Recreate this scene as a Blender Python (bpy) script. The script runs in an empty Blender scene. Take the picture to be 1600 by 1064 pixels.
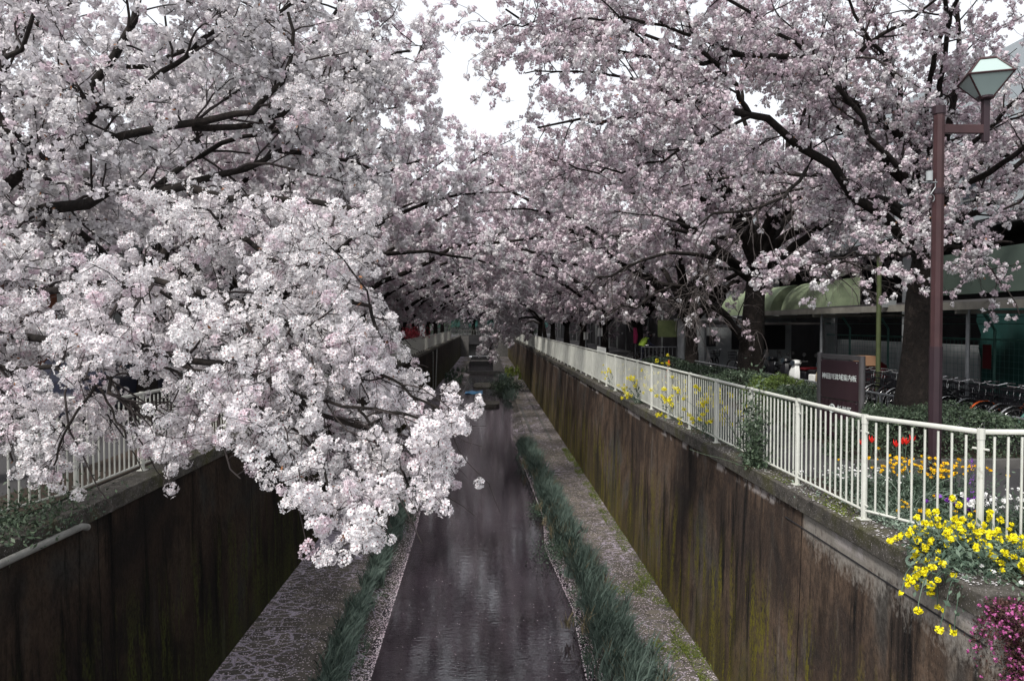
import bpy, math, random
import numpy as np
from mathutils import Vector, Matrix

C = bpy.context.scene
R = math.radians
# ------------------------------------------------------------------ camera
cam_d = bpy.data.cameras.new('camera'); cam = bpy.data.objects.new('camera', cam_d)
C.collection.objects.link(cam); C.camera = cam
cam_d.sensor_width = 36; cam_d.lens = 25; cam_d.clip_start = .05; cam_d.clip_end = 3000
cam.location = (0, 0, 0)
cam.rotation_euler = (R(90 - 1.34), 0, R(-2.06))
FPX = 1600 * 25 / 36
CM = cam.rotation_euler.to_matrix()
CI = np.array(CM.transposed())

# ------------------------------------------------------------------ world, sun, exposure
SUN_EL, SUN_AZ = 52, 215      # azimuth the light comes from, clockwise from +Y
W = bpy.data.worlds.new('World'); C.world = W; W.use_nodes = True
nt = W.node_tree; nt.nodes.clear()
sky = nt.nodes.new('ShaderNodeTexSky'); sky.sky_type = 'NISHITA'; sky.sun_disc = False
sky.sun_elevation = R(SUN_EL); sky.sun_rotation = R(SUN_AZ); sky.dust_density = 3
hs = nt.nodes.new('ShaderNodeHueSaturation'); hs.inputs['Saturation'].default_value = .3
mx = nt.nodes.new('ShaderNodeMix'); mx.data_type = 'RGBA'; mx.inputs[0].default_value = .6
mx.inputs['B'].default_value = (8.6, 8.8, 9.2, 1)          # even cloud layer
bg = nt.nodes.new('ShaderNodeBackground'); bg.inputs['Strength'].default_value = .12
wo = nt.nodes.new('ShaderNodeOutputWorld')
nt.links.new(sky.outputs[0], hs.inputs['Color']); nt.links.new(hs.outputs[0], mx.inputs['A'])
nt.links.new(mx.outputs['Result'], bg.inputs[0]); nt.links.new(bg.outputs[0], wo.inputs[0])
sd = bpy.data.lights.new('sun', 'SUN'); sd.energy = 2.7; sd.angle = R(10); sd.color = (1, .96, .9)
sun = bpy.data.objects.new('sun', sd); C.collection.objects.link(sun)
az, el = R(SUN_AZ), R(SUN_EL)
sv = Vector((math.sin(az) * math.cos(el), math.cos(az) * math.cos(el), math.sin(el)))
sun.rotation_euler = sv.to_track_quat('Z', 'Y').to_euler(); sun.location = sv * 60
C.view_settings.view_transform = 'Standard'; C.view_settings.look = 'None'
C.view_settings.exposure = 0.46; C.view_settings.gamma = 1
C.cycles.max_bounces = 5; C.cycles.diffuse_bounces = 3; C.cycles.glossy_bounces = 3
C.cycles.transmission_bounces = 3; C.cycles.transparent_max_bounces = 4
C.cycles.use_adaptive_sampling = True

rng = np.random.default_rng(11); random.seed(5)
G = -2.15                                                   # level of the banks, the camera is at 0

def PX(px, py, Y):
    """a world point at depth Y along the canal, seen at a pixel of the 1600 px photograph"""
    d = CM @ Vector(((px - 800) / FPX, -(py - 532) / FPX, -1)); return np.array(d * (Y / d.y))
def screen(P):
    c = P @ CI.T; z = np.maximum(-c[..., 2], .05)
    return 800 + FPX * c[..., 0] / z, 532 - FPX * c[..., 1] / z, -c[..., 2]

# ------------------------------------------------------------------ materials
def mat(name, col, rough=.8, metal=0, spec=.3):
    m = bpy.data.materials.new(name); m.use_nodes = True
    b = m.node_tree.nodes['Principled BSDF']; b.inputs['Base Color'].default_value = (*col, 1)
    b.inputs['Roughness'].default_value = rough; b.inputs['Metallic'].default_value = metal
    b.inputs['Specular IOR Level'].default_value = spec
    return m
def nodes(m): return m.node_tree.nodes, m.node_tree.links, m.node_tree.nodes['Principled BSDF']
def noise(m, scale=(1, 1, 1), s=5, detail=6, rough=.6, dist=0):
    N, L, b = nodes(m)
    tc = N.new('ShaderNodeTexCoord'); mp = N.new('ShaderNodeMapping'); mp.inputs['Scale'].default_value = scale
    n = N.new('ShaderNodeTexNoise'); n.inputs['Scale'].default_value = s; n.inputs['Detail'].default_value = detail
    n.inputs['Roughness'].default_value = rough; n.inputs['Distortion'].default_value = dist
    L.new(tc.outputs['Object'], mp.inputs[0]); L.new(mp.outputs[0], n.inputs['Vector'])
    return n.outputs['Fac']
def ramp(m, fac, stops):
    N, L, b = nodes(m); r = N.new('ShaderNodeValToRGB'); e = r.color_ramp.elements
    while len(e) < len(stops): e.new(.5)
    for k, (p, c) in enumerate(stops):
        e[k].position = p; e[k].color = (*c, 1) if len(c) == 3 else c
    L.new(fac, r.inputs[0]); return r.outputs[0]
def mixc(m, fac, a, b_, mode='MIX'):
    N, L, b = nodes(m); x = N.new('ShaderNodeMix'); x.data_type = 'RGBA'; x.blend_type = mode
    for v, i in ((fac, x.inputs[0]), (a, x.inputs['A']), (b_, x.inputs['B'])):
        if isinstance(v, (int, float)): i.default_value = v
        elif isinstance(v, tuple): i.default_value = (*v, 1)
        else: L.new(v, i)
    return x.outputs['Result']
def math_(m, op, a, b_=0.0, clamp=False):
    N, L, b = nodes(m); x = N.new('ShaderNodeMath'); x.operation = op; x.use_clamp = clamp
    for v, i in ((a, x.inputs[0]), (b_, x.inputs[1])):
        if isinstance(v, (int, float)): i.default_value = v
        else: L.new(v, i)
    return x.outputs[0]
def base(m, out): nodes(m)[1].new(out, nodes(m)[2].inputs['Base Color'])
def bump(m, h, strength=.4, dist=.02):
    N, L, b = nodes(m); x = N.new('ShaderNodeBump'); x.inputs['Strength'].default_value = strength
    x.inputs['Distance'].default_value = dist; L.new(h, x.inputs['Height']); L.new(x.outputs[0], b.inputs['Normal'])
def sep(m):
    N, L, b = nodes(m); tc = N.new('ShaderNodeTexCoord'); s = N.new('ShaderNodeSeparateXYZ')
    L.new(tc.outputs['Object'], s.inputs[0]); return s.outputs
def mottled(name, c0, c1, s=8, rough=.85, b=.3, scale=(1, 1, 1), metal=0, spec=.3, dist=.01):
    m = mat(name, c0, rough, metal, spec); n = noise(m, scale, s); base(m, ramp(m, n, [(.3, c0), (.7, c1)]))
    if b: bump(m, n, b, dist)
    return m

M = {}
def petal_mat(name, ca, cb, trans=.3):
    m = bpy.data.materials.new(name); m.use_nodes = True; N = m.node_tree.nodes; L = m.node_tree.links; N.clear()
    o = N.new('ShaderNodeOutputMaterial'); d = N.new('ShaderNodeBsdfDiffuse'); t = N.new('ShaderNodeBsdfTranslucent')
    mxs = N.new('ShaderNodeMixShader'); mxs.inputs[0].default_value = trans
    tc = N.new('ShaderNodeTexCoord'); n = N.new('ShaderNodeTexNoise'); n.inputs['Scale'].default_value = 1.6
    n.inputs['Detail'].default_value = 3
    r = N.new('ShaderNodeValToRGB'); r.color_ramp.elements[0].position = .35; r.color_ramp.elements[1].position = .65
    r.color_ramp.elements[0].color = (*ca, 1); r.color_ramp.elements[1].color = (*cb, 1)
    g = N.new('ShaderNodeNewGeometry'); mr = N.new('ShaderNodeMapRange')
    mr.inputs['To Min'].default_value = .8; mr.inputs['To Max'].default_value = 1.06
    x = N.new('ShaderNodeMix'); x.data_type = 'RGBA'; x.blend_type = 'MULTIPLY'; x.inputs[0].default_value = 1
    L.new(tc.outputs['Object'], n.inputs['Vector']); L.new(n.outputs['Fac'], r.inputs[0]); L.new(g.outputs['Random Per Island'], mr.inputs[0])
    L.new(r.outputs[0], x.inputs['A']); L.new(mr.outputs[0], x.inputs['B'])
    L.new(x.outputs['Result'], d.inputs[0]); L.new(x.outputs['Result'], t.inputs[0])
    L.new(d.outputs[0], mxs.inputs[1]); L.new(t.outputs[0], mxs.inputs[2]); L.new(mxs.outputs[0], o.inputs[0])
    return m
M['petal'] = petal_mat('cherry_petals_white', (.80, .76, .785), (.86, .845, .85))
M['petal_pink'] = petal_mat('cherry_petals_pink', (.68, .56, .62), (.77, .69, .73))
M['calyx'] = mat('flower_centres', (.30, .085, .10), .7)
M['bud_leaf'] = mat('young_leaves', (.28, .12, .05), .6)
m = M['bark'] = mat('cherry_bark', (.02, .015, .013), .9)
n = noise(m, (1, 1, .8), 11, 9, .7, .6); base(m, ramp(m, n, [(.32, (.006, .005, .0045)), (.55, (.018, .0135, .0115)), (.8, (.055, .044, .036))])); bump(m, n, .9, .05)
M['twig'] = mottled('cherry_twigs', (.016, .012, .012), (.045, .036, .034), 6, .85, 0)
M['twig_bare'] = mottled('bare_grey_twigs', (.10, .085, .08), (.2, .175, .17), 4, .85, 0)

def leafm(name, c0, c1, rough=.5, trans=True):
    m = mat(name, c0, rough); N, L, b = nodes(m); g = N.new('ShaderNodeNewGeometry')
    base(m, ramp(m, g.outputs['Random Per Island'], [(0, c0), (1, c1)])); return m
M['hedge'] = leafm('hedge_leaves', (.026, .044, .028), (.10, .14, .085))
M['hedge_light'] = leafm('light_hedge_leaves', (.06, .10, .02), (.15, .21, .05))
M['hedge_dark'] = leafm('dark_hedge_leaves', (.014, .026, .016), (.05, .075, .045))
M['grass'] = leafm('iris_blades', (.028, .048, .040), (.15, .20, .17), .5)
M['moss'] = leafm('moss_tufts', (.05, .08, .015), (.16, .19, .03))
M['weed'] = leafm('weed_leaves', (.03, .055, .035), (.09, .13, .09))
M['rape_leaf'] = leafm('rape_leaves', (.05, .085, .06), (.13, .18, .13))
M['yellow'] = leafm('yellow_petals', (.72, .60, .01), (.85, .78, .02))
M['orange'] = leafm('orange_petals', (.80, .40, .01), (.85, .60, .02))
M['red_f'] = leafm('red_petals', (.60, .012, .01), (.75, .03, .02))
M['purple'] = leafm('purple_petals', (.14, .03, .33), (.30, .08, .50))
M['pinkf'] = leafm('pink_petals', (.30, .05, .19), (.50, .14, .34))
M['whitef'] = leafm('white_petals', (.70, .70, .70), (.82, .82, .80))
M['paleleaf'] = leafm('silver_leaves', (.12, .17, .13), (.24, .30, .24))
M['redleaf'] = leafm('crimson_leaves', (.14, .008, .015), (.28, .025, .04))

# concrete wall of the canal
def wall_mat(name, dark):
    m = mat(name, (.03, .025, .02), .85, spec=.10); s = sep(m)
    k = .44 if dark else 1.22  # left wall toned down: its shade is put into the colour
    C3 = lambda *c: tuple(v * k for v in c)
    fine = noise(m, (1, 1, .6), 24, 6, .65); grit = noise(m, (1, 1, .7), 70, 3, .7)
    big = noise(m, (1, .55, .45), .75, 6, .62, .8); mid = noise(m, (1, 1, .55), 1.9, 7, .66, .6)
    c = ramp(m, big, [(.36, C3(.034, .028, .025)), (.45, C3(.066, .045, .034)), (.54, C3(.115, .080, .058)), (.64, C3(.088, .082, .074))])
    c = mixc(m, ramp(m, mid, [(.40, (.65, .65, .65)), (.54, (0, 0, 0))]), c, C3(.026, .022, .021))
    # run-off streaks: they start under the coping, wander and fade, and only where water runs
    run = noise(m, (1, 1.0, .085), 3.4, 7, .7, .25); where = noise(m, (1, .5, .25), 1.1, 4, .6)
    dn = math_(m, 'MULTIPLY', ramp(m, run, [(.38, (1, 1, 1)), (.48, (0, 0, 0))]), ramp(m, where, [(.38, (0, 0, 0)), (.52, (1, 1, 1))]))
    c = mixc(m, dn, c, C3(.010, .009, .009))
    pl = math_(m, 'MULTIPLY', ramp(m, run, [(.56, (0, 0, 0)), (.64, (1, 1, 1))]), ramp(m, where, [(.36, (.75, .75, .75)), (.50, (0, 0, 0))]))
    c = mixc(m, pl, c, C3(.21, .19, .165))
    c = mixc(m, ramp(m, fine, [(.34, (.6, .6, .6)), (.55, (0, 0, 0))]), c, C3(.022, .018, .016))
    c = mixc(m, ramp(m, grit, [(.62, (0, 0, 0)), (.74, (.45, .45, .45))]), c, C3(.24, .22, .19))
    # moss: olive tongues climbing from the foot and separate bright tufts lower down
    ms = noise(m, (1, 1.25, .11), 2.3, 7, .72); hg = math_(m, 'MULTIPLY', math_(m, 'ADD', s[2], 5.9), -.11)
    mk = math_(m, 'MULTIPLY', math_(m, 'ADD', math_(m, 'SUBTRACT', ms, .33), hg), 6, True)
    mk = math_(m, 'MULTIPLY', mk, ramp(m, fine, [(.38, (.1, .1, .1)), (.62, (.9, .9, .9))]))
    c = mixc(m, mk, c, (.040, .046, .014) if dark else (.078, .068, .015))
    tg = noise(m, (1, 1.5, .16), 2.0, 7, .74); tk = math_(m, 'MULTIPLY', ramp(m, tg, [(.52, (0, 0, 0)), (.57, (1, 1, 1))]), ramp(m, fine, [(.40, (0, 0, 0)), (.56, (1, 1, 1))]))
    tk = math_(m, 'MULTIPLY', tk, math_(m, 'MULTIPLY', math_(m, 'SUBTRACT', -3.3, s[2]), 1.1, True))
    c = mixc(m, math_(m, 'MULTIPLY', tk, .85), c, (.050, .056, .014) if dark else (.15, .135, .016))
    lm = noise(m, (1, .8, .7), 1.9, 7, .66)
    if not dark:
        z1 = math_(m, 'MULTIPLY', math_(m, 'ADD', s[2], 2.60), 4.5)
        near = math_(m, 'MULTIPLY', math_(m, 'SUBTRACT', 8.7, s[1]), 12, True)
        clean = math_(m, 'MULTIPLY', math_(m, 'ADD', z1, math_(m, 'MULTIPLY', math_(m, 'SUBTRACT', math_(m, 'ADD', math_(m, 'MULTIPLY', lm, .6), math_(m, 'MULTIPLY', fine, .4)), .40), 7)), near, True)
        c = mixc(m, math_(m, 'MULTIPLY', clean, .8), c, mixc(m, fine, (.20, .185, .165), (.36, .34, .31)))
        z2 = math_(m, 'MULTIPLY', math_(m, 'ADD', s[2], 2.50), 22, True)
        far = math_(m, 'MULTIPLY', z2, ramp(m, lm, [(.50, (0, 0, 0)), (.55, (1, 1, 1))]))
        c = mixc(m, math_(m, 'MULTIPLY', far, .7), c, (.38, .35, .34))
    lime = noise(m, (1, 1.3, .6), 1.5, 8, .75)
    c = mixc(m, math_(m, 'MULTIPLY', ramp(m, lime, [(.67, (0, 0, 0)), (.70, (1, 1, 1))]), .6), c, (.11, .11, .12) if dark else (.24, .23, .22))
    # shrinkage joints every 8.7 m
    jj = math_(m, 'FRACT', math_(m, 'DIVIDE', s[1], 8.7)); jm = math_(m, 'LESS_THAN', jj, .0028)
    c = mixc(m, math_(m, 'MULTIPLY', jm, .85), c, (.006, .005, .005))
    base(m, c); bump(m, math_(m, 'ADD', fine, math_(m, 'MULTIPLY', grit, .4)), .55, .03)
    return m
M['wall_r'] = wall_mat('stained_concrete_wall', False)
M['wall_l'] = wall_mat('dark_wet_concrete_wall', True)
m = M['coping'] = mat('mossy_coping', (.1, .09, .08), .9)
n = noise(m, (1, 1, 1), 7, 8, .7); n2 = noise(m, (1, 1, 1), 1.3, 4)
c = ramp(m, n, [(.3, (.022, .02, .017)), (.55, (.07, .064, .055)), (.75, (.15, .135, .12))])
c = mixc(m, ramp(m, n2, [(.5, (0, 0, 0)), (.64, (.8, .8, .8))]), c, (.05, .05, .015))
sp = noise(m, (1, 1, 1), 60, 2); c = mixc(m, ramp(m, sp, [(.63, (0, 0, 0)), (.68, (.8, .8, .8))]), c, (.42, .38, .39)); base(m, c); bump(m, n, .5, .03)

# stone ledge strewn with petals
def ledge_mat(name, cover, stone_gain):  # last argument scales the stone's own colour
    m = mat(name, (.1, .09, .085), .9, spec=.15); N, L, b = nodes(m)
    tc = N.new('ShaderNodeTexCoord'); wob = N.new('ShaderNodeTexNoise'); wob.inputs['Scale'].default_value = 3
    L.new(tc.outputs['Object'], wob.inputs['Vector'])
    add = N.new('ShaderNodeVectorMath'); add.operation = 'MULTIPLY_ADD'; add.inputs[1].default_value = (.22, .22, .22)
    L.new(wob.outputs['Color'], add.inputs[0]); L.new(tc.outputs['Object'], add.inputs[2])
    def vor(feat):
        v = N.new('ShaderNodeTexVoronoi'); v.feature = feat; v.inputs['Scale'].default_value = 3.5
        mp = N.new('ShaderNodeMapping'); mp.inputs['Scale'].default_value = (.8, 1.5, 1); L.new(add.outputs[0], mp.inputs[0]); L.new(mp.outputs[0], v.inputs['Vector']); return v
    ve = vor('DISTANCE_TO_EDGE'); vc = vor('F1')
    s2 = N.new('ShaderNodeSeparateColor'); L.new(vc.outputs['Color'], s2.inputs[0])
    stone = ramp(m, s2.outputs[0], [(0, (.045 * stone_gain, .041 * stone_gain, .036 * stone_gain)), (1, (.15 * stone_gain, .13 * stone_gain, .105 * stone_gain))])
    nf = noise(m, (1, 1, 1), 22, 8, .7); stone = mixc(m, .55, stone, ramp(m, nf, [(.3, (.02, .018, .016)), (.7, (.17, .155, .14))]), 'MIX')
    gap = ramp(m, ve.outputs['Distance'], [(.0, (1, 1, 1)), (.035, (0, 0, 0))])
    stone = mixc(m, gap, stone, (.03, .026, .024))
    sp = noise(m, (1, 1.6, 1), 30, 2, .6); big = noise(m, (1, .5, 1), .8, 5, .65)
    s = sep(m)
    line = ramp(m, ve.outputs['Distance'], [(.0, (1, 1, 1)), (.05, (.8, .8, .8)), (.11, (0, 0, 0))])
    lay = math_(m, 'MULTIPLY', math_(m, 'SUBTRACT', big, .5 - cover), 1.5)                 # drifts
    k = math_(m, 'ADD', math_(m, 'MULTIPLY', line, .40), lay)
    if cover > .05 and stone_gain > .8: k = math_(m, 'SUBTRACT', k, math_(m, 'MULTIPLY', math_(m, 'ADD', s[0], 3.9), .26))
    k = math_(m, 'MULTIPLY', math_(m, 'SUBTRACT', math_(m, 'ADD', k, sp), .90), 9, True)
    pet = ramp(m, noise(m, (1, 1, 1), 90, 2), [(.35, (.17, .145, .18)), (.62, (.56, .50, .58))])
    c = mixc(m, k, stone, pet)
    base(m, c); bump(m, math_(m, 'ADD', math_(m, 'MULTIPLY', gap, -1.0), math_(m, 'MULTIPLY', sp, .6)), .6, .03)
    return m
M['ledge_l'] = ledge_mat('petal_covered_stone_ledge', .13, 1.2)
M['ledge_r'] = ledge_mat('stone_ledge_with_petals', .04, 1.4)
m = M['water'] = mat('stream_water', (.005, .004, .006), .010, spec=.8)
n = noise(m, (1, 3.2, 1), 4.5, 3, .5); n3 = noise(m, (1, 2.4, 1), 1.8, 2, .4)
bump(m, math_(m, 'ADD', n, math_(m, 'MULTIPLY', n3, .6)), .045, .05)
bed = noise(m, (1, .5, 1), .9, 6, .7); base(m, ramp(m, bed, [(.35, (.008, .006, .008)), (.7, (.035, .027, .035))]))
M['silt'] = ledge_mat('petal_silt', .03, .4)
M['asphalt'] = mottled('asphalt', (.035, .034, .036), (.06, .058, .06), 40, .9, .2)
M['soil'] = mottled('garden_soil', (.016, .012, .009), (.055, .038, .027), 30, .95, .8, dist=.03)
m = M['fence'] = mat('cream_painted_steel', (.6, .6, .55), .45); c = ramp(m, noise(m, (1, 1, 1), 3, 5), [(.3, (.50, .51, .46)), (.7, (.64, .65, .60))])
c = mixc(m, ramp(m, noise(m, (1, 1, .6), 9, 8, .75), [(.60, (0, 0, 0)), (.72, (.75, .75, .75))]), c, (.20, .17, .12)); base(m, c)
M['fence_l'] = mottled('weathered_painted_steel', (.42, .42, .38), (.56, .56, .51), 3, .5, 0)  # the left railing's shade is put into this darker paint colour
M['lamp'] = mottled('maroon_painted_steel', (.042, .021, .023), (.068, .034, .036), 3, .4, 0)
M['lampdark'] = mottled('dark_maroon_band', (.028, .017, .022), (.04, .024, .03), 3, .45, 0)
m = M['glass'] = mat('frosted_lamp_glass', (.36, .45, .43), .25, spec=.5)
M['signpanel'] = mottled('maroon_sign_panel', (.030, .016, .022), (.042, .024, .03), 2, .35, 0)
M['signpost'] = mottled('grey_metal', (.09, .085, .09), (.13, .125, .13), 3, .35, 0, metal=.4)
M['letter'] = mat('white_lettering', (.72, .78, .76), .5)
M['steel'] = mottled('galvanised_steel', (.16, .17, .18), (.26, .27, .28), 5, .45, 0, metal=.3)
M['chrome'] = mat('bright_metal', (.6, .6, .6), .25, .9)
M['black'] = mat('black_rubber', (.008, .008, .009), .6)
M['darkpaint'] = mat('dark_gloss_paint', (.012, .012, .015), .3)
M['roof'] = mottled('dark_roof_sheet', (.03, .027, .027), (.055, .05, .05), 4, .6, 0)
M['rust'] = mottled('painted_roof_edge', (.16, .15, .13), (.25, .24, .21), 4, .6, 0)
M['greenpole'] = mottled('olive_painted_pole', (.05, .065, .028), (.08, .095, .042), 4, .5, 0)
M['teal'] = mottled('teal_painted_steel', (.05, .14, .12), (.09, .21, .18), 4, .5, 0)
M['teal_net'] = mottled('teal_net', (.006, .03, .028), (.015, .065, .058), 1.2, .8, 0)
M['panel'] = mottled('pale_wall_panels', (.30, .34, .36), (.42, .46, .48), .4, .7, 0)
M['whitewall'] = mottled('white_plaster', (.28, .30, .31), (.42, .44, .45), 2, .8, 0)
M['darkwall'] = mottled('dark_ground_floor', (.012, .012, .014), (.034, .033, .036), 1, .7, 0)
M['pane'] = mat('window_glass', (.03, .04, .05), .1, spec=.8)
M['awning'] = mottled('pale_green_awning', (.19, .24, .15), (.30, .36, .23), 2.5, .8, .2)
M['greenband'] = mottled('grey_green_cladding', (.06, .085, .07), (.09, .12, .10), .6, .6, 0)
M['brick'] = mottled('rust_brown_plaster', (.20, .075, .045), (.28, .11, .065), 3, .8, 0)
M['blue'] = mat('blue_plastic', (.01, .19, .40), .3)
M['navy'] = mat('navy_paint', (.008, .010, .022), .5)
M['greypaint'] = mat('grey_paint', (.16, .17, .17), .35)
M['white'] = mat('white_paint', (.65, .66, .64), .4)
M['yellowp'] = mat('yellow_paint', (.75, .50, .01), .5)
M['orangep'] = mat('orange_paint', (.75, .12, .02), .5)
M['redp'] = mat('dark_red_plastic', (.10, .008, .012), .5)
M['tan'] = mat('tan_paint', (.30, .25, .17), .4)
M['pinkp'] = mat('pink_cloth', (.38, .03, .11), .7)
M['skin'] = mat('skin', (.45, .26, .18), .6)
M['hair'] = mat('black_hair', (.01, .008, .008), .7)
M['navycloth'] = mat('navy_cloth', (.012, .014, .035), .9)
M['hivis'] = mat('yellow_green_vest', (.25, .38, .04), .7)
M['carton'] = mat('cardboard', (.30, .17, .10), .8)
M['pipe'] = mottled('pale_grey_pipe', (.16, .16, .15), (.30, .30, .28), 6, .6, 0)
M['greenplate'] = mat('dark_green_plate', (.02, .045, .04), .5)
M['concrete'] = mottled('grey_concrete', (.06, .058, .055), (.13, .125, .12), 3, .85, .2)

# ------------------------------------------------------------------ object helpers
def link(o): C.collection.objects.link(o); return o
def np_mesh(name, V, Fs, mats, mis=None, smooth=False):
    me = bpy.data.meshes.new(name); Fs = [np.asarray(F, dtype=np.int32) for F in Fs]
    V = np.asarray(V, dtype=np.float32); me.vertices.add(len(V)); me.vertices.foreach_set('co', V.ravel())
    nl = sum(F.size for F in Fs); npoly = sum(len(F) for F in Fs)
    me.loops.add(nl); me.loops.foreach_set('vertex_index', np.concatenate([F.ravel() for F in Fs]))
    tot = np.concatenate([np.full(len(F), F.shape[1], dtype=np.int32) for F in Fs])
    st = np.concatenate([[0], np.cumsum(tot)[:-1]]).astype(np.int32)
    me.polygons.add(npoly); me.polygons.foreach_set('loop_start', st); me.polygons.foreach_set('loop_total', tot)
    for x in mats: me.materials.append(x)
    if mis is not None: me.polygons.foreach_set('material_index', np.concatenate(mis).astype(np.int32))
    if smooth: me.polygons.foreach_set('use_smooth', np.ones(npoly, dtype=bool))
    me.update(calc_edges=True); return me
def add(name, me, parent=None): 
    o = link(bpy.data.objects.new(name, me))
    if parent: o.parent = parent
    return o
def tag(o, label=None, cat=None, group=None, kind=None):
    if label: o['label'] = label
    if cat: o['category'] = cat
    if group: o['group'] = group
    if kind: o['kind'] = kind
    return o
def empty(name, loc, rz=0):
    o = link(bpy.data.objects.new(name, None)); o.location = loc; o.rotation_euler.z = rz; o.empty_display_size = .1; return o
def copy_tree(o, parent=None):
    c = link(o.copy()); c.parent = parent
    for ch in list(KIDS.get(o.name, [])): copy_tree(ch, c)
    return c
KIDS = {}
class MB:
    """collects shapes and links them as ONE mesh"""
    def __init__(s): s.v = []; s.f = []
    def raw(s, vs, fs):
        k = len(s.v); s.v += [tuple(v) for v in vs]; s.f += [tuple(i + k for i in f) for f in fs]; return s
    def box(s, a, b, rot=None, piv=None):
        x0, y0, z0 = a; x1, y1, z1 = b
        vs = [Vector(p) for p in ((x0,y0,z0),(x1,y0,z0),(x1,y1,z0),(x0,y1,z0),(x0,y0,z1),(x1,y0,z1),(x1,y1,z1),(x0,y1,z1))]
        if rot is not None:
            pv = Vector(piv or (0,0,0)); vs = [rot @ (v - pv) + pv for v in vs]
        return s.raw(vs, [(0,3,2,1),(4,5,6,7),(0,1,5,4),(1,2,6,5),(2,3,7,6),(3,0,4,7)])
    def tube(s, pts, r, k=8, cap=True):
        pts = [Vector(p) for p in pts]; n = len(pts); rs = r if isinstance(r, (list, tuple)) else [r] * n
        vs = []; fs = []
        ref = None
        for i, p in enumerate(pts):
            t = (pts[min(i+1, n-1)] - pts[max(i-1, 0)]).normalized()
            if ref is None: ref = Vector((0,0,1)) if abs(t.z) < .9 else Vector((1,0,0))
            u = t.cross(ref).normalized(); w = t.cross(u).normalized()
            ref = (ref - t * ref.dot(t)).normalized() if (ref - t * ref.dot(t)).length > .1 else ref
            for j in range(k):
                a = 2 * math.pi * j / k; vs.append(p + (u * math.cos(a) + w * math.sin(a)) * rs[i])
        for i in range(n - 1):
            for j in range(k):
                a = i*k+j; b = i*k+(j+1) % k; fs.append((a, b, b+k, a+k))
        if cap: fs.append(tuple(range(k))); fs.append(tuple((n-1)*k + j for j in reversed(range(k))))
        return s.raw(vs, fs)
    def ring(s, c, R0, r, axis='x', n=24, k=6, a0=0, a1=360):
        pts = []; full = a1 - a0 >= 360
        for i in range(n + 1):
            a = R(a0 + (a1 - a0) * i / n)
            d = {'x': (0, math.cos(a), math.sin(a)), 'y': (math.cos(a), 0, math.sin(a)), 'z': (math.cos(a), math.sin(a), 0)}[axis]
            pts.append(Vector(c) + Vector(d) * R0)
        # explicit frame so the ring does not twist
        vs = []; fs = []; ax = {'x': Vector((1,0,0)), 'y': Vector((0,1,0)), 'z': Vector((0,0,1))}[axis]
        for p in pts:
            u = (p - Vector(c)).normalized()
            for j in range(k):
                b = 2 * math.pi * j / k; vs.append(p + (u * math.cos(b) + ax * math.sin(b)) * r)
        for i in range(n):
            for j in range(k):
                a = i*k+j; b = i*k+(j+1) % k; fs.append((a, b, b+k, a+k))
        return s.raw(vs, fs)
    def lathe(s, c, prof, k=12):
        vs = []; fs = []
        for (r, z) in prof:
            for j in range(k):
                a = 2*math.pi*j/k; vs.append((c[0]+r*math.cos(a), c[1]+r*math.sin(a), c[2]+z))
        for i in range(len(prof)-1):
            for j in range(k):
                a = i*k+j; b = i*k+(j+1) % k; fs.append((a, b, b+k, a+k))
        fs.append(tuple(reversed(range(k)))); fs.append(tuple((len(prof)-1)*k+j for j in range(k)))
        return s.raw(vs, fs)
    def build(s, name, m, parent=None, smooth=False, bevel=0):
        me = bpy.data.meshes.new(name); me.from_pydata(s.v, [], s.f); me.materials.append(m)
        if smooth:
            me.polygons.foreach_set('use_smooth', np.ones(len(me.polygons), dtype=bool))
            try: me.set_sharp_from_angle(angle=R(40))
            except Exception: pass
        me.update(); o = add(name, me, parent)
        if bevel:
            bv = o.modifiers.new('bevel', 'BEVEL'); bv.width = bevel; bv.segments = 2; bv.limit_method = 'ANGLE'
        if parent: KIDS.setdefault(parent.name, []).append(o)
        return o
def text_part(body, size, m, parent, loc, rot, name='lettering', ext=.002):
    cu = bpy.data.curves.new(name, 'FONT'); cu.body = body; cu.size = size; cu.align_x = 'CENTER'; cu.align_y = 'CENTER'; cu.extrude = ext; cu.resolution_u = 3
    t = bpy.data.objects.new('tmp', cu); link(t); dg = bpy.context.evaluated_depsgraph_get()
    me = bpy.data.meshes.new_from_object(t.evaluated_get(dg)); bpy.data.objects.remove(t); bpy.data.curves.remove(cu)
    me.materials.clear(); me.materials.append(m); o = add(name, me, parent); o.location = loc; o.rotation_euler = rot
    KIDS.setdefault(parent.name, []).append(o); return o
def unit(v): return v / np.maximum(np.linalg.norm(v, axis=-1, keepdims=True), 1e-9)
def rand_rot(n):
    q = unit(rng.normal(size=(n, 4))); w, x, y, z = q.T
    return np.stack([np.stack([1-2*(y*y+z*z), 2*(x*y-z*w), 2*(x*z+y*w)], -1), np.stack([2*(x*y+z*w), 1-2*(x*x+z*z), 2*(y*z-x*w)], -1),
                     np.stack([2*(x*z-y*w), 2*(y*z+x*w), 1-2*(x*x+y*y)], -1)], 1)
def scatter_poly(P, tmpl, size, rot=None):
    """stamp one polygon (k,3) at every point; returns V, F"""
    n = len(P); k = len(tmpl); rot = rand_rot(n) if rot is None else rot
    V = np.einsum('nij,kj->nki', rot, tmpl) * np.asarray(size).reshape(-1, 1, 1) + P[:, None]
    return V.reshape(-1, 3), np.arange(n * k).reshape(n, k)
LEAF = np.array([(0, -1, 0), (.42, -.1, .12), (0, 1, .05), (-.42, -.1, .12)])
QUAD = np.array([(-1, -.8, .15), (.9, -1, -.1), (1, .85, .15), (-.85, 1, -.1)])
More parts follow.
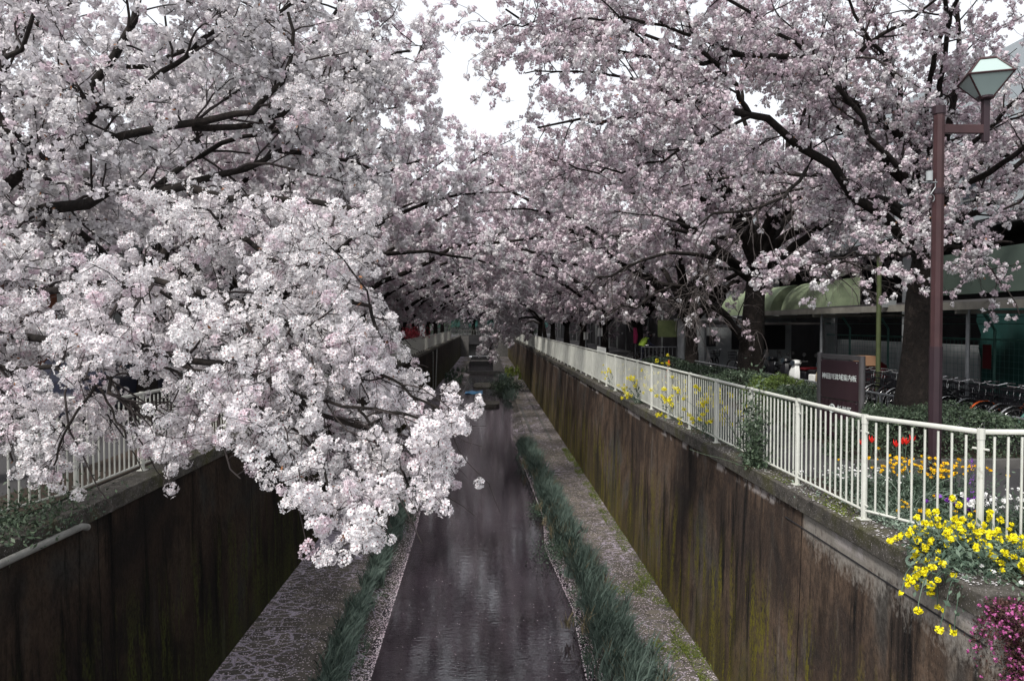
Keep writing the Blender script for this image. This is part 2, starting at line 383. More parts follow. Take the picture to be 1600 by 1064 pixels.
PENT = np.array([(math.sin(a) * (1.05 if i % 2 else .9), math.cos(a), .12 * (-1) ** i) for i, a in enumerate(np.arange(5) * 2 * math.pi / 5)])

# ------------------------------------------------------------------ blossom clusters, three levels of detail
def flower_full():
    V = []; Fp = []; Fc = []
    for k in range(5):
        a = k * 2 * math.pi / 5; r = lambda rr, da, z: (rr * math.cos(a + da), rr * math.sin(a + da), z)
        b = len(V); V += [r(.08, 0, 0), r(.72, -.50, .22), r(1.02, -.16, .30), r(.90, 0, .26), r(1.02, .16, .30), r(.72, .50, .22)]
        Fp.append([b, b+1, b+2, b+3]); Fp.append([b, b+3, b+4, b+5])
    b = len(V); V += [(.2 * math.cos(k * 1.571), .2 * math.sin(k * 1.571), .12) for k in range(4)]
    Fc.append([b, b+1, b+2, b+3])
    return np.array(V), np.array(Fp), np.array(Fc)
FV, FP, FC = flower_full()
def sphere_dirs(n):
    i = np.arange(n) + .5; ph = np.arccos(1 - 2 * i / n); th = math.pi * (1 + 5 ** .5) * i
    return np.stack([np.cos(th) * np.sin(ph), np.sin(th) * np.sin(ph), np.cos(ph)], -1)
def look_rot(d):
    up = np.where(np.abs(d[:, 2:3]) < .9, np.array([[0, 0, 1.]]), np.array([[1., 0, 0]]))
    x = unit(np.cross(up, d)); y = np.cross(d, x); a = rng.uniform(0, 6.28, len(d))[:, None]
    X = x * np.cos(a) + y * np.sin(a); Y = -x * np.sin(a) + y * np.cos(a)
    return np.stack([X, Y, d], -1)
def cluster_tmpl(level):
    if level == 0:
        n = int(rng.integers(13, 18)); d = unit(sphere_dirs(n) + rng.normal(0, .25, (n, 3))); Rm = look_rot(unit(d + rng.normal(0, .25, (n, 3))))
        c = d * rng.uniform(.028, .044, (n, 1)) * np.array([1, 1, .85]); s = rng.uniform(.0165, .0205, n)
        V = np.einsum('nij,kj->nki', Rm, FV) * s[:, None, None] + c[:, None]; off = np.arange(n)[:, None, None] * len(FV)
        return V.reshape(-1, 3), (FP[None] + off).reshape(-1, 4), (FC[None] + off).reshape(-1, 4)
    n, s0, rr = ((17, .0185, .048) if level == 1 else (12, .0225, .062))
    d = unit(rng.normal(size=(n, 3))); Rm = look_rot(unit(d + rng.normal(0, .5, (n, 3)))); c = d * rng.uniform(.4, 1, (n, 1)) * rr
    T = PENT if level == 1 else QUAD
    V = np.einsum('nij,kj->nki', Rm, T) * (s0 * rng.uniform(.8, 1.2, n))[:, None, None] + c[:, None]
    k = len(T); F = np.arange(n * k).reshape(n, k)
    nc = n // 4
    return V.reshape(-1, 3), F, F[:0]
TM = {l: [cluster_tmpl(l) for _ in range(7)] for l in (0, 1, 2)}
def crown_mesh(name, P, scale, mats, pinkness=.0, far=False, origin=(0, 0, 0)):
    """one mesh of blossom clusters at the points P"""
    dist = np.linalg.norm(P, axis=1); lod = np.where(dist < 7.2, 0, np.where(dist < 19, 1, 2))
    if far: lod[:] = 2
    Vs = []; F4 = []; F5 = []; M4 = []; M5 = []; base_i = 0
    which = rng.integers(0, 7, len(P))
    for l in (0, 1, 2):
        for t in range(7):
            sel = np.where((lod == l) & (which == t))[0]
            if not len(sel): continue
            V, A, B = TM[l][t]; n = len(sel)
            W_ = np.einsum('nij,kj->nki', rand_rot(n), V) * (scale[sel] if np.ndim(scale) else scale).reshape(-1, 1, 1) if np.ndim(scale) else np.einsum('nij,kj->nki', rand_rot(n), V) * scale
            W_ = W_ + P[sel][:, None]
            off = base_i + np.arange(n)[:, None, None] * len(V)
            fa = (A[None] + off).reshape(-1, A.shape[1]); pk = np.repeat((rng.random(n) < pinkness).astype(np.int32), len(A))
            (F5 if A.shape[1] == 5 else F4).append(fa); (M5 if A.shape[1] == 5 else M4).append(pk)
            if len(B):
                F4.append((B[None] + off).reshape(-1, 4)); M4.append(np.full(n * len(B), 2))
            Vs.append(W_.reshape(-1, 3)); base_i += n * len(V)
    # young coppery leaves
    k = max(1, len(P) // 14); idx = rng.integers(0, len(P), k)
    V, F = scatter_poly(P[idx] + rng.normal(0, .04, (k, 3)), LEAF, rng.uniform(.012, .026, k)); Vs.append(V); F4.append(F + base_i); M4.append(np.full(k, 3))
    Fs = []; mi = []
    if F4: Fs.append(np.concatenate(F4)); mi.append(np.concatenate(M4))
    if F5: Fs.append(np.concatenate(F5)); mi.append(np.concatenate(M5))
    return np_mesh(name, np.concatenate(Vs) - np.array(origin), Fs, mats, mi)

# ------------------------------------------------------------------ trees
def tubes_np(P, Rr, k):
    n, m, _ = P.shape
    T = np.empty_like(P); T[:, 1:-1] = P[:, 2:] - P[:, :-2]; T[:, 0] = P[:, 1] - P[:, 0]; T[:, -1] = P[:, -1] - P[:, -2]; T = unit(T)
    ref = np.array([.35, .25, .15]) + 0 * T; ref = np.where(np.abs((unit(ref) * T).sum(-1, keepdims=True)) > .9, np.array([-.2, .1, 1.0]), ref)
    U = unit(np.cross(T, ref)); Wv = np.cross(T, U)
    a = np.arange(k) * 2 * math.pi / k
    V = P[:, :, None] + (U[:, :, None] * np.cos(a)[None, None, :, None] + Wv[:, :, None] * np.sin(a)[None, None, :, None]) * Rr[:, :, None, None]
    idx = np.arange(n * m * k).reshape(n, m, k); j2 = (np.arange(k) + 1) % k
    F = np.stack([idx[:, :-1], idx[:, :-1][:, :, j2], idx[:, 1:][:, :, j2], idx[:, 1:]], -1).reshape(-1, 4)
    return V.reshape(-1, 3), F
def grow(S, D, L, m, wander, trop):
    n = len(S); P = np.empty((n, m + 1, 3)); P[:, 0] = S; d = unit(D); st = (L / m)[:, None]
    for i in range(m):
        d = unit(d + rng.normal(0, wander, (n, 3)) + trop); P[:, i + 1] = P[:, i] + d * st
    return P
def spawn(P, Rr, spacing, t0, lo, hi, ang=(.6, 1.15), bias=(0, 0, 0), rf=.55):
    n, m, _ = P.shape; seg = np.linalg.norm(np.diff(P, axis=1), axis=2).sum(1)
    cnt = rng.poisson(seg * (1 - t0) / spacing); par = np.repeat(np.arange(n), cnt); N_ = len(par)
    u = rng.uniform(t0, 1, N_); x = u * (m - 1) * .9999; i = x.astype(int); f = (x - i)[:, None]
    S = P[par, i] * (1 - f) + P[par, i + 1] * f; T = unit(P[par, i + 1] - P[par, i]); r = (Rr[par, i] * (1 - f[:, 0]) + Rr[par, i + 1] * f[:, 0])
    v = rng.normal(size=(N_, 3)) + np.array(bias); v = unit(v - T * (v * T).sum(1, keepdims=True))
    a = rng.uniform(*ang, N_)[:, None]; D = T * np.cos(a) + v * np.sin(a)
    L = rng.uniform(lo, hi, N_) * (1.1 - .55 * u); return S, D, L, np.minimum(r * rf, L * .012 + .002)
def seen(P, mar=(420, 560)):
    """within the part of the world the photograph, its reflections or a step aside could show"""
    x, y, z = screen(P); return (z > .8) & (x > -mar[0]) & (x < 1600 + mar[0]) & (y > -mar[1]) & (y < 1064 + 200)
def smooth_path(pts, m):
    pts = np.array(pts, float)
    q = np.vstack([2 * pts[0] - pts[1], pts, 2 * pts[-1] - pts[-2]]); out = []
    for t in np.linspace(0, len(pts) - 1.0001, m):
        i = int(t); f = t - i; a, b, c, d = q[i], q[i+1], q[i+2], q[i+3]
        out.append(.5 * ((2*b) + (-a + c) * f + (2*a - 5*b + 4*c - d) * f*f + (-a + 3*b - 3*c + d) * f**3))
    return np.array(out)
def cherry(label, basept, limbs, r0=.4, dens=1., scale=1., group=None, keep=None, pink=.1, droop=-.03, far=False, trunk_pts=None, sp=(.42, .22, .13), lens=((1.0, 2.1), (.45, 1.05), (.14, .42)), bloom=.085, t0=.22, name='cherry_tree', wander=.2, vs_=.085):
    """limbs: list of (points, r_start, r_end, kind) - kind 'b' blossoms, 'n' bare"""
    root = empty(name, tuple(basept))
    B = np.array(basept, float)
    Vs = []; Fs = []; Ms = []; off = 0
    def put(V, F, mi):
        nonlocal off
        Vs.append(V); Fs.append(F + off); Ms.append(np.full(len(F), mi)); off += len(V)
    tp = smooth_path(trunk_pts, 12); f = np.linspace(0, 1, 12)
    tr = r0 * (1 - .38 * f) * (1 + .45 * np.exp(-f * 9)); k = 16
    V, F = tubes_np(tp[None], tr[None], k)
    ph = rng.uniform(0, 6, 3); A = V - np.repeat(tp, k, 0); ang = np.arctan2(A[:, 1], A[:, 0])
    wob = 1 + .07 * np.sin(3 * ang + ph[0] + V[:, 2] * 1.3) + .05 * np.sin(5 * ang + ph[1] - V[:, 2]) + rng.normal(0, .015, len(V))
    put(np.repeat(tp, k, 0) + A * wob[:, None], F, 0)
    clusters = []; twigbits = []
    for (pts, ra, rb, kind) in limbs:
        m = 14; lp = smooth_path(pts, m); Ls = np.linalg.norm(np.diff(lp, axis=0), axis=1).sum(); lp[1:-1] += rng.normal(0, .018 * min(Ls, 6) / 2.2, (m - 2, 3))
        if keep is not None:
            ok_ = np.where(keep(lp))[0]; last = max(6, (ok_[-1] if len(ok_) else m - 1)); lp = smooth_path(lp[:last + 1], m)
        rr = ra + (rb - ra) * np.linspace(0, 1, m) ** .8; V, F = tubes_np(lp[None], rr[None], 10); put(V, F, 0)
        P0 = lp[None]; R0 = rr[None]; bare = kind == 'n'
        ups = (0, 0, .25 if not bare else -.7)
        dr = np.array([0, 0, droop if not bare else -.16])
        if kind == 'd': dr = np.array([0, 0, -.11]); ups = (0, 0, -.25)
        S, D, L, r = spawn(P0, R0, sp[0] / dens, t0, *lens[0], bias=ups); L = np.minimum(L, Ls * .6)
        g = seen(S, (900, 1000)); S, D, L, r = S[g], D[g], L[g], r[g]
        if not len(S): continue
        P1 = grow(S, D, L, 7, wander, dr * .7); g = keep(P1[:, 4]) if keep is not None else np.ones(len(S), bool); P1, r = P1[g], r[g]; R1 = r[:, None] * np.linspace(1, .35, 8); V, F = tubes_np(P1, R1, 5); put(V, F, 1)
        S, D, L, r = spawn(P1, R1, sp[1] / dens, .12, *lens[1], bias=(0, 0, .1)); g = seen(S, (600, 700)); S, D, L, r = S[g], D[g], L[g], r[g]
        if not len(S): continue
        P2 = grow(S, D, L, 5, wander, dr); R2 = np.maximum(r, .0035)[:, None] * np.linspace(1, .4, 6)
        if keep is not None:
            g = keep(P2[:, -1]); P2, R2 = P2[g], R2[g]
        V, F = tubes_np(P2, R2, 4 if not far else 3); put(V, F, 2 if bare else 1)
        S, D, L, r = spawn(P2, R2, sp[2] / dens * (2.2 if bare else 1), .1, *lens[2]); g = seen(S); S, D, L = S[g], D[g], L[g]
        P3 = grow(S, D, L, 3, .16, dr * 1.3) if len(S) else np.zeros((0, 4, 3))
        if len(P3):
            R3 = np.full(len(S), .0028)[:, None] * np.linspace(1, .6, 4); V, F = tubes_np(P3, R3 * (1.5 if far else 1), 3); put(V, F, 2 if bare else 1)
        for PP, t1 in ((P1, .45), (P2, .1), (P3, .05)):
            if not len(PP): continue
            seg = np.linalg.norm(np.diff(PP, axis=1), axis=2).sum(1); cnt = rng.poisson(seg / bloom * dens * (.035 if bare else 1)); par = np.repeat(np.arange(len(PP)), cnt)
            mm = PP.shape[1] - 1; x = rng.uniform(t1, 1, len(par)) * mm * .9999; i = x.astype(int); f = (x - i)[:, None]
            c = PP[par, i] * (1 - f) + PP[par, i + 1] * f + rng.normal(0, .022 * scale, (len(par), 3)); clusters.append(c)
    P = np.concatenate(clusters); g = seen(P, (300, 520))
    if keep is not None: g &= keep(P)
    P = P[g]; vox = vs_ * scale; ki = np.floor(P / vox + rng.uniform(0, 1, 3)).astype(np.int64); _, u_ = np.unique(ki @ np.array([73856093, 19349663, 83492791]), return_index=True); P = P[u_]
    sc = scale * rng.uniform(.62, 1.34, len(P))
    tm = np_mesh('trunk', np.concatenate(Vs) - B, [np.concatenate(Fs)], [M['bark'], M['twig'], M['twig_bare']], [np.concatenate(Ms)], True)
    add('trunk', tm, root); cm = crown_mesh('crown', P, sc, [M['petal'], M['petal_pink'], M['calyx'], M['bud_leaf']], pink, far, B)
    add('crown', cm, root)
    tag(root, label, 'tree', group or 'cherry trees in bloom along the canal')
    print('TREE', label, 'clusters', len(P), 'wood', off)
    return root, tm, cm
def auto_limbs(top, side, L=6.5, n=8, up=.85, rad=.16, seed=0):
    r_ = np.random.default_rng(seed); out = []
    for k in range(n):
        azm = 2 * math.pi * (k + r_.uniform(-.25, .25)) / n; c = math.cos(azm) * side     # side: +1 canal lies at +x
        ln = L * (1.0 + .35 * max(c, 0)) * r_.uniform(.8, 1.1); elev = r_.uniform(.55, 1.15) * up
        d = np.array([math.cos(azm), math.sin(azm), elev]); d /= np.linalg.norm(d); p = np.array(top) + np.array([0, 0, r_.uniform(-.5, .2)]); pts = [p.copy()]
        for i in range(6):
            p = p + d * ln / 6; pts.append(p.copy()); d = d + np.array([0, 0, -.14]) + r_.normal(0, .12, 3); d /= np.linalg.norm(d)
        out.append((pts, rad * r_.uniform(.75, 1.1), .018, 'b'))
    # leaders
    for k in range(3):
        d = np.array([r_.normal(0, .35) + .2 * side, r_.normal(0, .35), 1.]); d /= np.linalg.norm(d); p = np.array(top, float); pts = [p.copy()]
        for i in range(5):
            p = p + d * L * .9 / 5; pts.append(p.copy()); d = unit(d + r_.normal(0, .15, 3))
        out.append((pts, rad, .02, 'b'))
    return out
# ================================================================== SETTING
def foliage_mesh(name, P, size, m, tmpl=LEAF):
    V, F = scatter_poly(P, tmpl, size); return np_mesh(name, V, [F], [m])
def bush(label, c, dims, m, n, size, group=None, name='hedge_bush'):
    """clipped rounded bush: leaves thick over a lumpy shell and thinning inward, on stems"""
    o = empty(name, tuple(c)); d = unit(rng.normal(size=(n, 3))); d[:, 2] = np.abs(d[:, 2]) * 1.0 - .12 * (rng.random(n) < .4)
    p = 2.6; nr = (np.abs(d) ** p).sum(1) ** (-1 / p); ph = rng.uniform(0, 6, 4)
    lump = 1 + .07 * np.sin(d[:, 0] * 7 + ph[0]) * np.sin(d[:, 1] * 6 + ph[1]) + .05 * np.sin(d[:, 2] * 9 + d[:, 0] * 11 + ph[2])
    r = nr * lump * (1 - np.abs(rng.normal(0, .09, n))) ; P = d * r[:, None] * np.array(dims); P[:, 2] = np.maximum(P[:, 2], .02)
    add('foliage', foliage_mesh('foliage', P, rng.uniform(.7, 1.3, n) * size, m), o)
    ns = 26; S = np.zeros((ns, 3)); S[:, :2] = rng.normal(0, .12, (ns, 2)) * np.array(dims[:2]); D = unit(rng.normal(0, .7, (ns, 3)) * np.array([dims[0], dims[1], .5]) + [0, 0, .8])
    Pp = grow(S, D, np.full(ns, min(dims) * .95), 4, .12, np.zeros(3)); V, F = tubes_np(Pp, np.full((ns, 5), .012), 4)
    add('stem', np_mesh('stem', V, [F], [M['twig']]), o); tag(o, label, 'bush', group); return o
YE = 128.0                                                  # far end of the canal
XR, XL = 3.95, -4.70                                        # tops of the canal walls
LZ, WZ = -5.92, -6.18                                       # ledge and water levels
def sheet(name, quads, m, kind='structure', parent=None):
    mb = MB()
    for q in quads: mb.raw(q, [tuple(range(len(q)))])
    o = mb.build(name, m, parent)
    if kind: o['kind'] = kind
    return o
ground = sheet('ground', [[(4.3, -30, G), (900, -30, G), (900, YE, G), (4.3, YE, G)], [(-900, -30, G), (-5.1, -30, G), (-5.1, YE, G), (-900, YE, G)],
                 [(-900, YE, G), (900, YE, G), (900, 1500, G), (-900, 1500, G)]], M['asphalt'])
soil = sheet('planting_bed', [[(4.32, 3.5, G+.02), (5.35, 3.5, G+.02), (5.9, 7.2, G+.02), (5.5, 9.2, G+.02), (4.32, 9.8, G+.02)],
                              [(5.6, 10.4, G+.02), (8.7, 10.4, G+.02), (8.7, 60, G+.02), (6.6, 60, G+.02), (6.3, 14, G+.02)],
                              [(-6.0, 5, G+.02), (-5.15, 5, G+.02), (-5.15, 60, G+.02), (-6.0, 60, G+.02)]], M['soil'])
kb = MB()
kb.box((5.5, 10.25, G), (8.75, 10.39, G+.13)); kb.box((8.72, 10.4, G), (8.84, 60, G+.13)); kb.build('kerb', M['concrete'])['kind'] = 'structure'

def wavy(a, y0, y1, n, amp, f, seed):
    r_ = np.random.default_rng(seed); p = r_.uniform(0, 6, 3); Y = np.linspace(y0, y1, n)
    return Y, a + amp * (np.sin(Y * f + p[0]) + .6 * np.sin(Y * f * 2.7 + p[1]) + .35 * np.sin(Y * f * 7 + p[2]))
YW = 88.0                                                   # the weir
def interp(pts, Y): return np.interp(Y, [p[0] for p in pts], [p[1] for p in pts])
WRp = [(5, 1.66), (12, 1.68), (15, 1.80), (19, 1.55), (22, 1.75), (30, 1.55), (38, 1.30), (46, 1.55), (53, 1.95), (60, 1.7), (66, 1.2), (74, .9), (88, 1.2), (128, 1.5)]
WLp = [(5, -2.0), (12, -1.98), (20, -2.05), (29, -2.3), (40, -2.25), (60, -2.1), (74, -2.0), (88, -1.9), (128, -2.2)]
def strip(name, Y, XA, ZA, XB, ZB, m, n=6, noise_amp=0, kind='structure', smooth=True):
    k = len(Y); V = np.zeros((k, n, 3)); t = np.linspace(0, 1, n)[None]
    V[..., 0] = XA[:, None] * (1 - t) + XB[:, None] * t; V[..., 1] = Y[:, None]; V[..., 2] = np.broadcast_to(np.asarray(ZA).reshape(-1, 1), (k, 1)) * (1 - t) + np.broadcast_to(np.asarray(ZB).reshape(-1, 1), (k, 1)) * t
    if noise_amp: V[..., 2] += rng.normal(0, noise_amp, (k, n)); V[:, 1:-1, 0] += rng.normal(0, noise_amp, (k, n - 2))
    i = np.arange(k * n).reshape(k, n); F = np.stack([i[:-1, :-1], i[:-1, 1:], i[1:, 1:], i[1:, :-1]], -1).reshape(-1, 4)
    me = np_mesh(name, V.reshape(-1, 3), [F], [m], None, smooth); o = add(name, me); 
    if kind: o['kind'] = kind
    return o
# water: lower pool up to the weir, then the higher pool
wtr = sheet('water', [[(-2.9, -4, WZ), (2.9, -4, WZ), (2.9, YW, WZ), (-2.9, YW, WZ)], [(-2.6, YW + .2, WZ + .34), (2.2, YW + .2, WZ + .34), (2.2, 113, WZ + .34), (-2.6, 113, WZ + .34)],
                      [(-2.6, 113.4, WZ + .38), (2.2, 113.4, WZ + .38), (2.2, YE, WZ + .38), (-2.6, YE, WZ + .38)]], M['water'])
sheet('stream_bed', [[(-4.8, -6, WZ - .25), (4.1, -6, WZ - .25), (4.1, YE + 4, WZ - .25), (-4.8, YE + 4, WZ - .25)]], M['concrete'])
Yl = np.linspace(-3, YE, 520)
wl, wr = interp(WLp, Yl), interp(WRp, Yl)
jl = .05 * np.sin(Yl * 3.1) + rng.normal(0, .03, 520); jr = .06 * np.sin(Yl * 2.3) + rng.normal(0, .035, 520)
sl = -2.78 + 0 * Yl; sr = np.interp(Yl, [0, 12, 20, 34, 36, 60, 70, 128], [2.92, 2.92, 2.62, 2.35, 2.1, 2.3, 2.4, 2.4])
strip('left_ledge', Yl, np.full(520, -4.64), LZ, sl, LZ, M['ledge_l'], 5, 0)
strip('right_ledge', Yl, sr, LZ, np.full(520, 3.88), LZ, M['ledge_r'], 5, 0)
strip('left_silt_bank', Yl, sl, LZ - .012, wl + jl, WZ - .06, M['silt'], 6, .012)
strip('right_silt_bank', Yl, wr + jr, WZ - .06, sr, LZ - .012, M['silt'], 6, .012)
# flagstone kerb lines on the far half of the right ledge
m_ = MB(); 
for y in np.arange(36, 84, 1.6): m_.box((3.25, y, LZ - .1), (3.36, y + 1.55, LZ + .03))
for y in np.arange(34.5, 52, 2.2): m_.box((2.35, y, LZ - .1), (2.5, y + 2.1, LZ + .035))
m_.build('ledge_edging', M['concrete'])['kind'] = 'structure'
# walls
def canal_wall(name, label, xt, xb, sgn, m, y0, y1):
    Y = np.linspace(y0, y1, 260); nz = 12; V = []; 
    Z = np.linspace(LZ - .35, G - .17, nz); X = xb + (xt - xb) * (Z - LZ) / (G - .17 - LZ)
    V = np.zeros((260, nz, 3)); V[..., 0] = X[None] + rng.normal(0, .004, (260, nz)); V[..., 1] = Y[:, None]; V[..., 2] = Z[None]
    i = np.arange(260 * nz).reshape(260, nz); F = np.stack([i[:-1, :-1], i[:-1, 1:], i[1:, 1:], i[1:, :-1]], -1).reshape(-1, 4)
    if sgn < 0: F = F[:, ::-1]
    back = V.copy(); back[..., 0] = xt + sgn * .35; j = i + 260 * nz; F2 = np.stack([j[:-1, :-1], j[1:, :-1], j[1:, 1:], j[:-1, 1:]], -1).reshape(-1, 4)
    ends = []
    for e in (0, 259): ends += [[i[e, a], j[e, a], j[e, a+1], i[e, a+1]] for a in range(nz - 1)]
    root = empty(name, (0, 0, 0)); me = np_mesh('wall_face', np.concatenate([V.reshape(-1, 3), back.reshape(-1, 3)]), [np.concatenate([F, F2, np.array(ends)])], [m], None, True); add('wall_face', me, root)
    tag(root, label, 'wall'); return root
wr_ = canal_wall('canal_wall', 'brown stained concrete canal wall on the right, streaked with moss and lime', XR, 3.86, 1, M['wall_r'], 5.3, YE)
wl_ = canal_wall('canal_wall', 'concrete canal wall on the left, coloured near black for its shade under the blossoms', XL, -4.62, -1, M['wall_l'], 2.5, YE)
def coping(x0, x1, y0, y1, step, parent, m):
    mb = MB(); y = y0
    while y < y1:
        e = min(y + step, y1); jx = random.uniform(-.006, .006); jz = random.uniform(-.006, .006)
        mb.box((x0 + jx, y + .004, G - .19), (x1 + jx, e - .004, G + .012 + jz)); y = e
    o = mb.build('coping', m, parent, bevel=.012); return o
coping(3.90, 4.34, 5.42, YE, 3.36, wr_, M['coping']); coping(-5.12, -4.66, 2.5, YE, 3.4, wl_, M['coping'])
# ledge of wall: thin construction groove below the coping, near end
mb = MB(); mb.box((3.935, 5.42, G - .40), (3.955, 9.2, G - .388)); mb.build('joint_line', M['darkwall'], wr_)

# far end: road bridge closing the canal
br = tag(empty('road_bridge', (0, YE, G)), 'grey concrete bridge closing the far end of the canal under the blossoms', 'bridge')
MB().box((-5.1, 0, -3.95), (-3.2, 6, 0)).build('abutment', M['concrete'], br); MB().box((1.2, 0, -3.95), (4.3, 6, 0)).build('abutment', M['concrete'], br)
MB().box((-3.2, 0, -1.5), (1.2, 6, 0)).build('deck', M['darkwall'], br); mb = MB()
for x in np.arange(-5, 4.3, .45): mb.box((x, 0, 0), (x + .06, .06, .95))
mb.box((-5, 0, .95), (4.3, .07, 1.02)); mb.build('parapet_rail', M['concrete'], br)
MB().box((-3.2, 5.9, -3.9), (1.2, 6.4, -1.5)).build('back_wall', M['concrete'], br)
hz = tag(empty('house', (-14, YE + 34, G)), 'dark green building closing the view behind the far bridge', 'house'); MB().box((0, 0, 0), (30, 8, 6.5)).build('wall', M['darkwall'], hz)
for x in np.arange(2, 28, 4): MB().box((x, -.08, 1.4), (x + 2, -.003, 3)).build('window', M['teal_net'], hz)
bush('dense dark hedge on the road behind the far bridge', (-1, YE + 12, G), (11, 2, 3.6), M['hedge_dark'], 5000, .16, None, 'hedge')
# weirs and slabs in the stream
w = tag(MB().box((-2.6, YW, WZ - .2), (2.4, YW + .5, WZ + .33)).build('weir', M['concrete'], bevel=.03), 'low grey concrete weir holding back the bright far pool', 'weir')
w = tag(MB().box((-2.6, 113, WZ - .5), (2.4, 113.5, WZ + .40)).build('weir', M['concrete'], bevel=.03), 'second concrete weir nearest the far bridge', 'weir')
def slab(x0, x1, y0, y1, h, label):
    n = 18; pts = [(0.5*(x0+x1) + .5*(x1-x0) * (abs(math.cos(a)) ** .5) * math.copysign(1, math.cos(a)), .5*(y0+y1) + .5*(y1-y0) * (abs(math.sin(a)) ** .6) * math.copysign(1, math.sin(a))) for a in [2*math.pi*k/n for k in range(n)]]
    mb = MB(); mb.raw([(x, y, WZ - .2) for x, y in pts] + [(x, y, WZ + h) for x, y in pts], [tuple(range(n, 2*n))] + [(k, (k+1) % n, n + (k+1) % n, n + k) for k in range(n)])
    tag(mb.build('stone_slab', M['coping'], bevel=.03), label, 'stone slab')
slab(-.95, 1.0, 52.5, 55.5, .22, 'flat dark stone slab standing in the middle of the stream')
slab(-1.3, .9, 68, 73.5, .12, 'dark band of water just below the weir, shaped as a long low slab')  # added slab standing in for a dark band of water
mb = MB(); nb = 9
for i in range(nb): pass
vs = [(-1.9 + 1.55 * i / 8, 62.5 + 2.6 * j / 4, WZ + .05 + .05 * math.sin(i * 1.3 + j)) for j in range(5) for i in range(9)]
vs2 = [(x, y, z - .02) for x, y, z in vs]; f1 = [(j*9+i, j*9+i+1, j*9+i+10, j*9+i+9) for j in range(4) for i in range(8)]
mb.raw(vs, f1); mb.raw(vs2, [tuple(reversed(f)) for f in f1]); tag(mb.build('plastic_sheet', M['blue'], smooth=True), 'bright blue reflection on the stream, modelled as a thin sheet', 'sheet')  # blue reflection on the water, built as a thin coloured sheet

# ================================================================== FENCES
def fence(root, pts, m, hb=.13, spacing=1.68, zoff=0.0, maxpan=95, big=None):
    """railing of vertical bars; pts is the line of its foot"""
    pts = [Vector(p) for p in pts]; first = True
    for a, b in zip(pts[:-1], pts[1:]):
        L_ = (b - a).length; n = max(1, round(L_ / spacing)); d = (b - a) / n; u = d.normalized(); w = Vector((-u.y, u.x, 0))
        far_ = 0
        for i in range(n):
            p0 = a + d * i; p1 = a + d * (i + 1)
            mb = MB(); nb_ = max(3, round((p1 - p0).length / hb)); k = 6 if p0.y < 25 else 4
            for j in range(1, nb_):
                q = p0 + (p1 - p0) * j / nb_; mb.tube([q + Vector((0, 0, .10)), q + Vector((0, 0, 1.075))], .0115, k, False)
            mb.tube([p0 + u * .03 + Vector((0, 0, .10)), p1 - u * .03 + Vector((0, 0, .10))], .016, k)
            mb.build('bar_panel', m, root, smooth=True)
            pb = MB(); pb.tube([p0, p0 + Vector((0, 0, 1.09))], .032, 8 if p0.y < 25 else 5)
            if p0.y < 25:
                for z in (.16, .96):
                    pb.tube([p0 - u * .075 + Vector((0, 0, z)), p0 + u * .075 + Vector((0, 0, z))], .011, 5)
                pb.tube([p0 + Vector((0, 0, 1.05)), p0 + Vector((0, 0, 1.15))], .036, 8); pb.box((p0.x - .06, p0.y - .06, p0.z - .005), (p0.x + .06, p0.y + .06, p0.z + .012))
            pb.build('post', m, root, smooth=True)
    pb = MB(); p0 = pts[-1]; pb.tube([p0, p0 + Vector((0, 0, 1.09))], .032, 8); pb.build('post', m, root, smooth=True)
    mb = MB()
    rail = [p + Vector((0, 0, 1.12)) for p in pts]; fine = []
    for a, b in zip(rail[:-1], rail[1:]): fine += [a + (b - a) * .02, a + (b - a) * .98]
    mb.tube([rail[0]] + fine[1:-1] + [rail[-1]], .026, 8); mb.build('handrail', m, root, smooth=True)
    tag(root, None)
FG = G + .012
fr = tag(empty('railing', (4.13, 7.6, FG)), 'cream white steel railing along the right canal wall, bending at its near end', 'railing'); fr.location = (0, 0, 0)
fence(fr, [(6.8, 6.35, FG), (4.66, 6.52, FG), (4.13, 7.6, FG), (4.13, 101, FG)], M['fence'])
fl = tag(empty('railing', (0, 0, 0)), 'shade-greyed steel railing along the left canal wall behind blossoms', 'railing')
fence(fl, [(-5.62, 6.6, FG), (-5.02, 8.85, FG), (-5.02, 101, FG)], M['fence_l'])
# far stretch of both banks
# ================================================================== PLANTS
hg = 'clipped bushes in the bed behind the railing'
bush('dark green clipped bush behind the lamp post, nearest the camera', (7.35, 11.35, G), (1.75, .85, .82), M['hedge'], 15000, .026, hg)
bush('dark clipped bush between the sign and the near cherry trunk', (6.75, 13.6, G), (.85, .9, .80), M['hedge'], 7500, .026, hg)
bush('medium green clipped bush directly behind the maroon sign', (7.0, 15.5, G), (.8, .85, .80), M['hedge'], 6500, .026, hg)
bush('bright yellow-green clipped bush left of the maroon sign', (7.35, 17.6, G), (.85, 1.0, .86), M['hedge_light'], 7000, .028, hg)
bush('dull green clipped bush at the foot of the thick cherry trunk', (7.3, 20.2, G), (1.2, 1.1, .80), M['hedge'], 7000, .03, hg)
bush('long dark low bush beyond the thick cherry trunk', (7.5, 24.5, G), (1.1, 2.0, .72), M['hedge_dark'], 5000, .04, hg)
bush('very dark low bush in front of the grey booth', (7.6, 30.0, G), (1.0, 2.6, .72), M['hedge_dark'], 4500, .045, hg)

